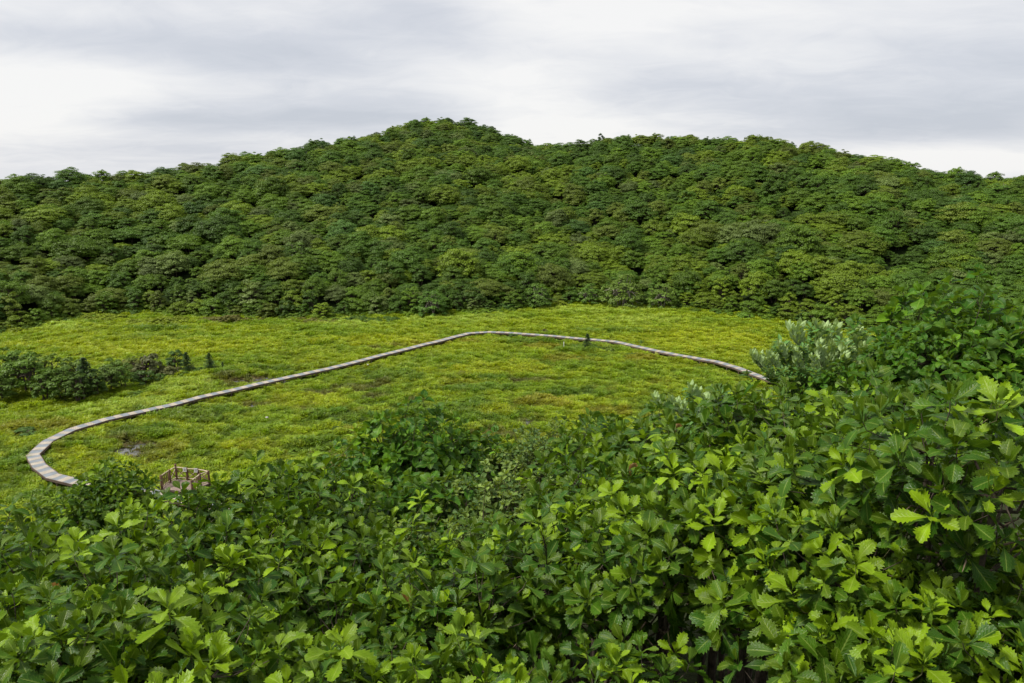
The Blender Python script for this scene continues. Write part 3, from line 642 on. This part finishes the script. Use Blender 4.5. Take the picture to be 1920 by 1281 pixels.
shrub_patch(0, [(190, 597, 42, 4, 0, 70), (298, 605, 58, 5, 0, 120), (430, 601, 60, 3, 2, 40), (580, 602, 60, 3, 2, 30), (700, 600, 60, 3, 1, 40)] + em, TT, .5, 1.25, 'meadow_edge_shrubs', 'low shrubs and herbs fringing the far edge of the meadow')
shrub_patch(0, [(560, 880, 60, 22, 1, 70), (640, 860, 60, 25, 2, 60), (600, 850, 60, 14, 3, 50), (690, 790, 60, 10, 1, 36), (640, 800, 50, 10, 1, 24), (730, 760, 40, 6, 1, 14), (1100, 655, 60, 4, 3, 30), (1000, 633, 60, 3, 3, 34), (1080, 672, 60, 5, 3, 24), (880, 770, 80, 10, 3, 20), (460, 690, 40, 3, 1, 14), (540, 697, 18, 3, 1, 10), (1190, 668, 30, 6, 1, 14), (1640, 640, 60, 10, 1, 40), (220, 745, 60, 6, 3, 24)],
            TT, .25, .55, 'marsh_heath', 'low dark heath shrubs growing in patches on the marsh')
# ------------------------------------------------------------ boardwalk
root = empty('boardwalk', tuple(bwl[0])); root.location = (0, 0, 0)
tag(root, 'long narrow raised boardwalk with alternating grey and beige matting curving over the marsh', 'boardwalk')
tan = np.gradient(bwl, axis=0); tan[:, 2] = 0; tan /= np.linalg.norm(tan, axis=1)[:, None]; nor = np.stack([-tan[:, 1], tan[:, 0], np.zeros(len(tan))], 1)
sag = (rng.random(len(bwl)) - .5) * .03; P0 = bwl + np.array([0, 0, 1]) * sag[:, None]
L_ = P0 + nor * BWW / 2; R_ = P0 - nor * BWW / 2
g = Geo(); n = len(P0)
for j in range(n - 1):
    jt = nor[j] * random.uniform(-.02, .02) + np.array([0, 0, random.uniform(-.008, .008)])
    V = [L_[j] + jt, R_[j] + jt, R_[j + 1] + jt, L_[j + 1] + jt]; low = [np.array(v) - (0, 0, .06) for v in V]
    uv = np.array([(-BWW / 2, SS[j]), (BWW / 2, SS[j]), (BWW / 2, SS[j + 1]), (-BWW / 2, SS[j + 1])] * 2)
    g.add(V + low, Q=[(0, 1, 2, 3), (7, 6, 5, 4), (0, 4, 5, 1), (2, 6, 7, 3), (1, 5, 6, 2), (3, 7, 4, 0)], uv=uv)
obj('deck', g.mesh('deck', [M_deck], False), root)
for side in (-1, 1):
    g = Geo()
    for j in range(n - 1):
        a = P0[j] + nor[j] * side * (BWW / 2 + .035) - (0, 0, .11); b = P0[j + 1] + nor[j + 1] * side * (BWW / 2 + .035) - (0, 0, .11); g.box(a, b, .065, .21)
    obj('edge_beam', g.mesh('edge_beam', [M_beam], False), root)
idx = [j for j in range(1, n - 1, 1)]
pxp = [proj(P0[j][0], P0[j][1], P0[j][2]) for j in idx]
cand = [j for j, q in zip(idx, pxp) if -10 < q[0] < 1660 and q[1] < 925]
stepk = max(1, math.ceil(len(cand) / 95)); cand = cand[::stepk]
g = Geo(); g.box((-.0, -BWW / 2 - .06, -.22), (0, BWW / 2 + .06, -.22), .12, .10)
for sy in (-1, 1): g.tube([(0, sy * BWW * .46, -1.0), (0, sy * BWW * .46, -.17)], [.08, .075], 7)
tre = g.mesh('trestle', [M_beam], False)
for j in cand:
    o = obj('trestle', tre, root, tuple(P0[j])); o.rotation_euler = (0, 0, math.atan2(tan[j][1], tan[j][0]))
print('trestles', len(cand))
# ------------------------------------------------------------ viewing platform
PB = [(303.8, 915.5), (319.5, 904.5), (331.7, 898.4), (352.3, 900.3), (373, 901.5), (392.7, 905.5), (376.5, 912.5), (361.5, 925)]
PP = np.array([at(a, b, .45) for a, b in PB]); ctr = PP.mean(0)
hs = [1.2, 1.2, 1.22, 1.15, 1.15, 1.15, 1.2, 1.2]
root = empty('viewing_platform', (ctr[0], ctr[1], .45)); tag(root, 'small wooden viewing platform with cross braced log railings by the boardwalk', 'platform')
Q_ = PP - ctr
fl = Geo(); dirx = Q_[5] - Q_[1]; dirx /= np.linalg.norm(dirx); diry = np.array([-dirx[1], dirx[0], 0])
poly2 = np.array([(np.dot(q, dirx), np.dot(q, diry)) for q in Q_])
def span(yv):
    xs = []
    for i in range(len(poly2)):
        a, b = poly2[i], poly2[(i + 1) % len(poly2)]
        if (a[1] - yv) * (b[1] - yv) < 0: xs.append(a[0] + (b[0] - a[0]) * (yv - a[1]) / (b[1] - a[1]))
    return (min(xs), max(xs)) if len(xs) > 1 else None
pw = .145; yv = poly2[:, 1].min() + .06
while yv < poly2[:, 1].max():
    sp_ = span(yv)
    if sp_: a = dirx * (sp_[0] - .12) + diry * yv; b = dirx * (sp_[1] + .12) + diry * yv; dz = random.uniform(-.006, .006); fl.box(a + (0, 0, -.03 + dz), b + (0, 0, -.03 + dz), pw - .014, .05)
    yv += pw
obj('floor', fl.mesh('floor', [M_plank], False), root)
sk = Geo()
for i in range(8): sk.box(Q_[i] + (0, 0, -.13), Q_[(i + 1) % 8] + (0, 0, -.13), .08, .14)
obj('skirt_beam', sk.mesh('skirt', [M_beam], False), root)
for i in range(8):
    g = Geo(); g.tube([(0, 0, -1.0), (0, 0, .5), (0, 0, hs[i] - .03), (0, 0, hs[i])], [.10, .10, .095, .07], 10, cap=True)
    if i == 2: g.tube([(0, 0, 1.22), (0, 0, 1.27), (0, 0, 1.34), (0, 0, 1.41), (0, 0, 1.45)], [.05, .09, .11, .08, .02], 10, cap=True)
    obj('post', g.mesh('post', [M_post]), root, tuple(Q_[i]))
for i in range(7):
    a, b = Q_[i], Q_[i + 1]; ha, hb = hs[i] - .09, hs[i + 1] - .09
    g = Geo(); g.tube([a + (0, 0, ha), (a + b) / 2 + (0, 0, (ha + hb) / 2 + .02), b + (0, 0, hb)], [.055, .05, .055], 8); obj('handrail', g.mesh('handrail', [M_rail]), root)
    g = Geo(); g.tube([a + (0, 0, .16), b + (0, 0, .16)], [.045, .045], 7); obj('lower_rail', g.mesh('lower_rail', [M_rail]), root)
    if i in (0, 6):
        for f in (.2, .4, .6, .8):
            g = Geo(); p = a + (b - a) * f; g.tube([p + (0, 0, .05), p + (0, 0, ha + (hb - ha) * f - .03)], [.042, .038], 7); obj('baluster', g.mesh('baluster', [M_post]), root)
    else:
        for s0, s1 in ((.18, ha - .06), (ha - .06, .18)):
            g = Geo(); e = (b - a) * .04; off = np.array([0, 0, 0]) if s0 < s1 else np.cross((b - a) / np.linalg.norm(b - a), (0, 0, 1)) * .05
            g.tube([a + e + off + (0, 0, s0), b - e + off + (0, 0, s1)], [.036, .034], 7); obj('cross_brace', g.mesh('brace', [M_rail if s0 < s1 else M_post]), root)
for i in (3, 4):
    p = Q_[i]; g = Geo(); c = p + np.array([-.12, -.14, hs[i] - .12]); g.box(c + (0, 0, -.19), c + (0, 0, .19), .30, .02, up=(0, 1, 0))
    o = obj('notice_plate', g.mesh('plate', [M_plate], False), root)
    g = Geo(); q = c + np.array([0, -.016, 0])
    for k, (w_, z_) in enumerate([(.18, .10), (.2, .05), (.14, -.02), (.2, -.07)]): g.box(q + (-w_ / 2, 0, z_), q + (w_ / 2, 0, z_), .006, .014)
    obj('print', g.mesh('print', [M_ink], False), o)
# marker stake and pale stone
p = at(1057, 656); g = Geo(); g.tube([(0, 0, -.3), (0, 0, 1.25), (0, 0, 1.3)], [.05, .05, .03], 7, cap=True); o = obj('marker_stake', g.mesh('stake', [M_plate]), None, (p[0], p[1], float(height(p[0], p[1])))); tag(o, 'thin white stake standing in the marsh below the far boardwalk', 'stake')
def rock(px, py, s, lab):
    p = at(px, py); g = Geo(); n1_, n2_ = 8, 5; V = []
    for i in range(n2_ + 1):
        for j in range(n1_):
            ph = i / n2_ * math.pi; a = j / n1_ * 6.283; q = random.uniform(.8, 1.15); V.append((math.sin(ph) * math.cos(a) * s * q, math.sin(ph) * math.sin(a) * s * .7 * q, math.cos(ph) * s * .5 * q))
    g.add(V, Q=[(i * n1_ + j, (i + 1) * n1_ + j, (i + 1) * n1_ + (j + 1) % n1_, i * n1_ + (j + 1) % n1_) for i in range(n2_) for j in range(n1_)])
    o = obj('stone', g.mesh('stone', [M_rock], False), None, (p[0], p[1], .32)); tag(o, lab, 'stone')
rock(501, 788, .2, 'pale stone lying in the grass below the boardwalk'); rock(690, 688, .15, 'small pale stone right beside the long boardwalk leg')
# ------------------------------------------------------------ foreground shrubs
def leafshape(kind, r):
    """grid of a leaf: rows along, 5 columns across; returns V, uv, Q. length 1 along +y"""
    if kind == 'oak': rows, wmax, teeth, lobed, petiole = 19, .275, 9, .27, .04
    elif kind == 'round': rows, wmax, teeth, lobed, petiole = 15, .40, 7, .13, .12
    elif kind == 'small': rows, wmax, teeth, lobed, petiole = 8, .30, 0, 0, .08
    else: rows, wmax, teeth, lobed, petiole = 9, .185, 0, 0, .05
    ts = np.linspace(0, 1, rows); V = []; UV = []
    bend = r.uniform(-.35, 1.0); fold = r.uniform(.12, .75); tw = r.uniform(-.7, .7); ph = r.uniform(0, 6); wav = r.uniform(.015, .06); wmax *= r.uniform(.85, 1.12)
    for i, t_ in enumerate(ts):
        if kind == 'oak': env = (t_ ** .9) * 1.0 * max(0, 1 - t_ ** 5.2) * 1.38 * (0.30 + .75 * sstep(0, .62, t_))
        elif kind == 'round': env = math.sin(math.pi * min(1, t_ ** .85)) ** .62
        elif kind == 'small': env = math.sin(math.pi * t_ ** .9) ** .75
        else: env = math.sin(math.pi * t_ ** .95) ** .8
        if kind in ('oak', 'round') and 0 < i < rows - 1: env *= 1 + lobed * (.5 if i % 2 else -.75) * (1.0)
        wv_ = max(.006, wmax * env); adv = .045 if (teeth and i % 2 and i < rows - 1) else 0
        for u in (-1, -.5, 0, .5, 1):
            x_ = u * wv_; y_ = t_ + (adv if abs(u) == 1 else 0); z_ = abs(u) * wv_ * fold + wav * math.sin(ph + 9 * t_ + 2 * u) * abs(u)
            yy = y_; zz = z_ - bend * .5 * yy * yy + tw * x_ * yy * .6; yy = yy * (1 - .12 * abs(bend) * yy)
            V.append((x_, yy + petiole, zz)); UV.append((u, t_))
    Q = [(i * 5 + j, i * 5 + j + 1, (i + 1) * 5 + j + 1, (i + 1) * 5 + j) for i in range(rows - 1) for j in range(4)]
    return np.array(V), np.array(UV), np.array(Q)
_r = np.random.default_rng(77)
LSH = {k: [leafshape(k, _r) for _ in range(16)] for k in ('oak', 'round', 'small', 'silver')}
def norm(v): return v / (np.linalg.norm(v, axis=-1, keepdims=True) + 1e-9)
class Bush:
    def __init__(s, kind, seed): s.k = kind; s.r = np.random.default_rng(seed); s.leaf = []; s.wood = Geo()
    def addleaf(s, pos, direc, up, size, col): s.leaf.append((pos, direc, up, size, col))
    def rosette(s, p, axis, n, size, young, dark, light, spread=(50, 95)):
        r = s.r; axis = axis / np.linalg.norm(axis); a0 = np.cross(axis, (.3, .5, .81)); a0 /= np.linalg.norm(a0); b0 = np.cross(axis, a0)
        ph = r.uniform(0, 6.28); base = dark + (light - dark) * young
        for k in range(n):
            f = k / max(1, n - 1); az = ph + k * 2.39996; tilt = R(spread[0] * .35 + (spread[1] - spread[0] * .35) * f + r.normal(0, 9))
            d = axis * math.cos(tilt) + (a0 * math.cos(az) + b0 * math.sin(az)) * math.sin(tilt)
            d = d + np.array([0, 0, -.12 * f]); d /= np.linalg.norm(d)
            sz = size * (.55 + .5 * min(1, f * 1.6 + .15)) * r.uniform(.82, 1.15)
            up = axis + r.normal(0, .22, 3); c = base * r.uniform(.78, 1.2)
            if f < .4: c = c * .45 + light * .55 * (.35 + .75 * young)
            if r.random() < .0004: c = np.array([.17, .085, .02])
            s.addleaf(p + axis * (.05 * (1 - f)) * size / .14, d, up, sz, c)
    def build(s, name, mat):
        g = Geo(); r = s.r; n = len(s.leaf); which = r.integers(0, 16, n)
        P = np.array([q[0] for q in s.leaf]); D = norm(np.array([q[1] for q in s.leaf])); U = np.array([q[2] for q in s.leaf]); Z = np.array([q[3] for q in s.leaf]); C = np.array([q[4] for q in s.leaf])
        Xa = norm(np.cross(D, U)); Za = np.cross(Xa, D)
        for k in range(16):
            V, UV, Q = LSH[s.k][k]; m_ = which == k; q = m_.sum()
            if not q: continue
            VV = P[m_][:, None] + (Xa[m_][:, None] * V[None, :, 0:1] + D[m_][:, None] * V[None, :, 1:2] + Za[m_][:, None] * V[None, :, 2:3]) * Z[m_][:, None, None]
            nv = len(V); QQ = (Q[None] + (np.arange(q) * nv)[:, None, None]).reshape(-1, 4)
            g.add(VV.reshape(-1, 3), Q=QQ, col=np.repeat(C[m_], nv, 0), uv=np.tile(UV, (q, 1)))
        return g.mesh(name, [mat])
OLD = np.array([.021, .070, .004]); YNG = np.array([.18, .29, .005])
def make_bush(kind, seed, Rw=.75, Hc=2.0, ros=150, inner=80, n=(5, 8), size=.14, mat=None, old=OLD, yng=YNG, yprob=.3, lump=.32, deep=.28):
    b = Bush(kind, seed); r = b.r; zc = Hc - Rw * .8; nodes = []
    nst = r.integers(3, 6)
    for k in range(nst):
        a = k / nst * 6.28 + r.uniform(-.5, .5); p0 = np.array([math.cos(a) * .12, math.sin(a) * .12, -1.2]); p2 = np.array([math.cos(a) * Rw * .4, math.sin(a) * Rw * .4, zc - Rw * .1 + r.uniform(-.1, .15)])
        p1 = (p0 + p2) / 2 + r.normal(0, .09, 3); b.wood.tube([p0, (p0 + p1) / 2 + r.normal(0, .03, 3), p1, (p1 + p2) / 2 + r.normal(0, .03, 3), p2], [.032, .028, .024, .020, .015], 6)
        for j in range(4):
            aa = a + r.uniform(-1.1, 1.1); q = np.array([math.cos(aa) * Rw * .68 * r.uniform(.5, 1), math.sin(aa) * Rw * .68 * r.uniform(.5, 1), zc + Rw * r.uniform(-.25, .55)])
            m_ = (p2 + q) / 2 + r.normal(0, .05, 3); b.wood.tube([p2, m_, q], [.014, .011, .007], 5); nodes.append(q)
            st = p1 * .6 + p2 * .4
            if r.random() < .5: q2 = np.array([math.cos(aa + 1) * Rw * .8, math.sin(aa + 1) * Rw * .8, zc - Rw * r.uniform(.1, .7)]); b.wood.tube([st, (st + q2) / 2 + r.normal(0, .06, 3), q2], [.013, .010, .006], 4); nodes.append(q2)
    for j in range(9):
        a = r.uniform(0, 6.28); z0 = zc - Rw * r.uniform(.1, .9); q0 = np.array([math.cos(a) * .2, math.sin(a) * .2, z0]); q1 = np.array([math.cos(a) * Rw * .85, math.sin(a) * Rw * .85, z0 + r.uniform(-.1, .25)]); b.wood.tube([q0, (q0 + q1) / 2 + r.normal(0, .05, 3), q1], [.009, .006, .003], 3, col=(1.8, 1.7, 1.6))
    nodes = np.array(nodes); L1, L2 = r.uniform(0, 6, 2)
    for k in range(ros + inner):
        sh = k < ros; f = (k % ros + .5) / ros
        z_ = 1 - (1 + deep) * f if sh else r.uniform(-.9, .85); az = k * 2.39996 + r.normal(0, .25); rr_ = math.sqrt(max(0, 1 - z_ * z_))
        d = np.array([math.cos(az) * rr_, math.sin(az) * rr_, z_])
        lum = 1 + lump * (math.sin(3 * az + L1) * .5 + math.sin(2.3 * az * 2 + 5 * z_ + L2) * .5) + r.normal(0, .06)
        rad = Rw * (lum * (r.uniform(.78, 1.1) if r.random() < .88 else r.uniform(1.12, 1.32)) if sh else r.uniform(.4, .82))
        p = np.array([0, 0, zc]) + d * rad * np.array([1, 1, .95])
        ax = d * .75 + np.array([0, 0, .85]) + r.normal(0, .28, 3)
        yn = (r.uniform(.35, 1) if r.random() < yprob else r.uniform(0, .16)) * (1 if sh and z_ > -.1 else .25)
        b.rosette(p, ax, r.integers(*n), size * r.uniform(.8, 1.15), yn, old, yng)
        j = np.argmin(((nodes - p) ** 2).sum(1)); q = nodes[j]; axn = ax / np.linalg.norm(ax)
        b.wood.tube([q, (q + p) / 2 - axn * .03 + r.normal(0, .015, 3), p - axn * .03, p + axn * .035], [.006, .0045, .0035, .003], 3, col=(1.2, 1.5, .8) if yn > .3 else (1, 1, 1))
    return b.build(kind + '_foliage', mat or M_oak), b.wood.mesh(kind + '_stems', [M_bark])
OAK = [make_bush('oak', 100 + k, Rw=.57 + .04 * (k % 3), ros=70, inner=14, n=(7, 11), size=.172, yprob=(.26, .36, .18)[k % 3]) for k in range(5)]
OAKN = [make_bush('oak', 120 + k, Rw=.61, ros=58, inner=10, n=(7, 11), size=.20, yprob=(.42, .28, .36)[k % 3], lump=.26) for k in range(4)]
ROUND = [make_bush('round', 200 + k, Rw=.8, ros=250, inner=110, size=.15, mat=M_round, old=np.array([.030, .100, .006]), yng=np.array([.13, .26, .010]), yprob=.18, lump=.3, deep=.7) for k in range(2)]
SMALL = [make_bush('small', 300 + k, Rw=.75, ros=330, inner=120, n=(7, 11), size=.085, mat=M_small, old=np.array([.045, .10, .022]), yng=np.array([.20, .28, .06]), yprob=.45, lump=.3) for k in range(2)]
# silver leaved shrub: wind blown sprays, the pale undersides turned towards the near side (-Y)
def make_silver(seed):
    b = Bush('silver', seed); r = b.r
    for k in range(11):
        a = k * 2.4 + r.uniform(-.4, .4); rad = .95 * math.sqrt((k + .5) / 11); base = np.array([0, 0, -1.0]); tip = np.array([math.cos(a) * rad - .10, math.sin(a) * rad * .7, 2.0 - .6 * rad ** 1.5 - r.uniform(0, .3)])
        m_ = np.array([tip[0] * .55 + .12, tip[1] * .55, tip[2] * .5]); pts_ = np.array([(1 - f) ** 2 * base + 2 * f * (1 - f) * m_ + f * f * tip + np.array([-.2, 0, 0]) * f ** 3 for f in np.linspace(0, 1, 12)])
        b.wood.tube(pts_, np.linspace(.017, .004, 12), 4); silv = r.random() < .68
        for sd_ in range(11):
            f0 = 1.0 if sd_ == 0 else r.uniform(.55, 1.0); p = np.array([np.interp(f0, np.linspace(0, 1, 12), pts_[:, q]) for q in range(3)])
            dr = np.array([r.normal(-.35, .3), r.normal(0, .35), 1.0]); dr /= np.linalg.norm(dr); Ls = r.uniform(.14, .26)
            if sd_: b.wood.tube([p, p + dr * Ls], [.004, .002], 3)
            sil = silv and r.random() < (.95 if f0 > .78 else .35)
            for q in range(13):
                s0 = q / 12; az = q * 2.4; side = np.array([math.cos(az), math.sin(az) * .6, 0]); pos = p + dr * Ls * s0
                if sil: d = dr * .7 + side * .55 + np.array([.3, .05, .35]); up = np.array([.25, 1.0, -.15]) + r.normal(0, .28, 3); c = np.array([.16, .26, .10]) * r.uniform(.8, 1.2)
                else: up = np.array([0, 0, 1]) + side * .3; d = dr * .45 + side; c = np.array([.06, .15, .03]) * r.uniform(.8, 1.4)
                b.addleaf(pos, d, up, r.uniform(.13, .20), c)
    return b.build('silver_foliage', M_silver), b.wood.mesh('silver_stems', [M_bark])
SILV = [make_silver(400), make_silver(401)]
KN = {'oak': ('oak_shrub', 'oak shrub', OAK, 2.0), 'round': ('round_leaved_tree', 'tree', ROUND, 2.0), 'small': ('small_leaved_shrub', 'shrub', SMALL, 2.0), 'silver': ('silver_leaved_shrub', 'shrub', SILV, 1.95)}
FG = [ # kind, px, py of the crown top, depth m, scale, label
 ('oak', 198, 882, 6.2, .5, 'oak shrub poking up in front of the boardwalk left of the platform'),
 ('oak', 158, 915, 6.0, .45, 'small oak shrub top hiding the boardwalk end at the left'),
 ('oak', 212, 905, 6.0, .42, 'small oak shrub top between boardwalk and platform'),
 ('oak', 40, 975, 6.0, .85, 'oak shrub at the left edge against the open marsh'),
 ('oak', 340, 932, 5.8, .72, 'oak shrub right in front of the viewing platform'),
 ('oak', 480, 905, 6.4, .85, 'oak shrub just right of the viewing platform'),
 ('oak', 592, 868, 6.6, .85, 'oak shrub with a raised tip between platform and dark tall shrub'),
 ('round', 768, 800, 9.0, .82, 'dark domed shrub standing highest in the middle of the foreground'),
 ('round', 882, 832, 9.6, .72, 'dark shrub right beside the highest middle shrub'),
 ('round', 690, 885, 9.0, .9, 'dark green shrub at the left foot of the highest middle shrub'),
 ('small', 985, 838, 9.5, .9, 'small leaved light shrub in the middle against the marsh'),
 ('small', 1050, 822, 9.0, .8, 'small leaved shrub with pale tips right of the middle'),
 ('oak', 1135, 802, 6.8, .75, 'oak shrub with slender upright shoots right of the middle'),
 ('oak', 1235, 805, 6.2, .9, 'oak shrub below the right leg of the boardwalk'),
 ('silver', 1368, 716, 7.0, .55, 'silvery shrub with wind turned leaves, lower left of the pair'),
 ('silver', 1552, 600, 7.6, .60, 'tallest silvery shrub leaning left over the boardwalk end'),
 ('silver', 1512, 636, 7.3, .40, 'narrow silvery spray standing furthest left over the boardwalk end'),
 ('silver', 1622, 604, 8.0, .64, 'silvery shrub between the tallest one and the dark round leaved tree'),
 ('silver', 1660, 640, 8.0, .6, 'silvery shrub half hidden beside the dark round leaved tree'),
 ('round', 1800, 572, 6.6, .76, 'dark round leaved tree rising highest at the right'),
 ('round', 1752, 622, 6.2, .5, 'lower dark crown leaning out left of the highest right tree'),
 ('round', 1910, 612, 6.2, .8, 'dark round leaved tree cut by the right edge of the picture'),
 ('round', 1850, 670, 5.9, .66, 'dark crown filling in between the two tallest right trees'),
 ('round', 1590, 705, 7.2, .45, 'small dark shrub at the foot of the silvery shrubs'),
 ('small', 1480, 735, 7.2, .8, 'small leaved shrub under the silvery sprays'),
 ('oak', 1420, 742, 5.2, .75, 'oak shrub top just under the boardwalk end'),
 ('oak', 1560, 765, 4.6, .66, 'oak shrub below the silvery shrubs'),
 ('oak', 1690, 730, 4.2, .68, 'oak shrub at the foot of the dark round leaved tree'),
 ('oak', 1330, 805, 5.4, .85, 'oak shrub between boardwalk leg and the lower silvery shrub'),
 ('oak', 1850, 765, 2.75, .60, 'nearest bright leaved oak shrub at the right edge'),
 ('oak', 110, 1010, 4.9, .80, 'oak shrub second row at the far left'),
 ('oak', 270, 1000, 5.0, .82, 'oak shrub second row below the platform'),
 ('oak', 470, 965, 5.4, .86, 'oak shrub second row below right of the platform'),
 ('oak', 610, 950, 5.9, .86, 'oak shrub second row left of the dark middle shrubs'),
 ('round', 800, 925, 7.2, .8, 'dark shrub below the highest middle shrub'),
 ('small', 925, 905, 7.0, .8, 'small leaved shrub below the middle skyline of the foreground'),
 ('small', 1035, 925, 6.4, .7, 'pale small leaved shrub in the centre of the foreground'),
 ('oak', 1110, 880, 5.6, .75, 'oak shrub in the centre right of the small leaved ones'),
 ('oak', 1240, 885, 4.9, .80, 'oak shrub second row right of centre'),
 ('oak', 1390, 850, 4.4, .78, 'oak shrub second row left of the bright nearest one'),
 ('oak', 1530, 835, 3.9, .74, 'dark oak shrub two places left of the nearest bright one'),
 ('oak', 1680, 835, 3.4, .68, 'oak shrub touching the nearest bright one from the left'),
 ('oak', 20, 1095, 4.1, .75, 'oak shrub third row at the left edge'),
 ('oak', 200, 1080, 4.0, .76, 'oak shrub third row left, broad leaves'),
 ('oak', 390, 1075, 4.2, .78, 'oak shrub third row left of centre'),
 ('oak', 610, 1015, 4.9, .70, 'oak shrub beside a dark gap left of centre'),
 ('oak', 745, 1015, 5.2, .74, 'oak shrub third row left of the middle'),
 ('small', 850, 1000, 5.6, .72, 'small leaved shrub between oak shrubs in the middle'),
 ('oak', 935, 1010, 4.9, .70, 'oak shrub in the exact middle of the foreground'),
 ('oak', 1085, 985, 4.4, .74, 'oak shrub third row right of the middle'),
 ('oak', 1205, 962, 3.9, .72, 'oak shrub above the dark branchy gap'),
 ('oak', 1440, 925, 3.6, .70, 'oak shrub above the second dark branchy gap'),
 ('oak', 1580, 965, 3.1, .55, 'oak shrub third row towards the right'),
 ('oak', 1925, 1050, 2.9, .60, 'oak shrub at the right edge below the nearest bright one'),
 ('oak', 120, 1165, 3.4, .70, 'oak shrub in the lower left corner'),
 ('oak', 310, 1195, 3.4, .72, 'oak shrub at the bottom left of the picture'),
 ('oak', 505, 1205, 3.7, .68, 'oak shrub at the bottom, left of the middle'),
 ('oak', 690, 1110, 4.2, .70, 'pale oak shrub at the bottom middle left'),
 ('oak', 865, 1085, 4.0, .70, 'oak shrub at the bottom middle'),
 ('oak', 1615, 1105, 2.75, .56, 'bright tipped oak shrub low on the right'),
 ('oak', 1790, 1095, 2.7, .55, 'oak shrub low at the right with upright shoots'),
 ('oak', 1700, 1240, 2.4, .50, 'bright oak shrub at the bottom right'),
 ('oak', 1900, 1200, 2.5, .52, 'oak shrub in the lower right corner'),
 ('oak', 650, 1260, 3.2, .62, 'oak shrub cut by the bottom edge left of the middle'),
 ('oak', 870, 1262, 3.1, .58, 'oak shrub cut by the bottom edge in the middle'),
 ('oak', 1175, 1262, 3.0, .5, 'oak shrub cut by the bottom edge under the dark gap'),
]
grp = {'oak': 'oak shrubs on the slope below the camera', 'round': 'dark round leaved trees in the foreground', 'small': 'small leaved shrubs in the foreground', 'silver': 'silvery wind blown shrubs on the right'}
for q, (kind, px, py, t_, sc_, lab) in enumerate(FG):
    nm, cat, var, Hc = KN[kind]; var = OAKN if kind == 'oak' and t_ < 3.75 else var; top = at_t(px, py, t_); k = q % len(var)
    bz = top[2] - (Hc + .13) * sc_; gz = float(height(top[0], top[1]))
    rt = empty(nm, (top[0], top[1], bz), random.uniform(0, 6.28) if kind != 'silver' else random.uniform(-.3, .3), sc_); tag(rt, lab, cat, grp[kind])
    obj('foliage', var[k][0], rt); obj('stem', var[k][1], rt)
    if bz - gz > 1.0 * sc_ or bz - gz < -1.5: print('base off ground', q, lab, round(bz - gz, 2))
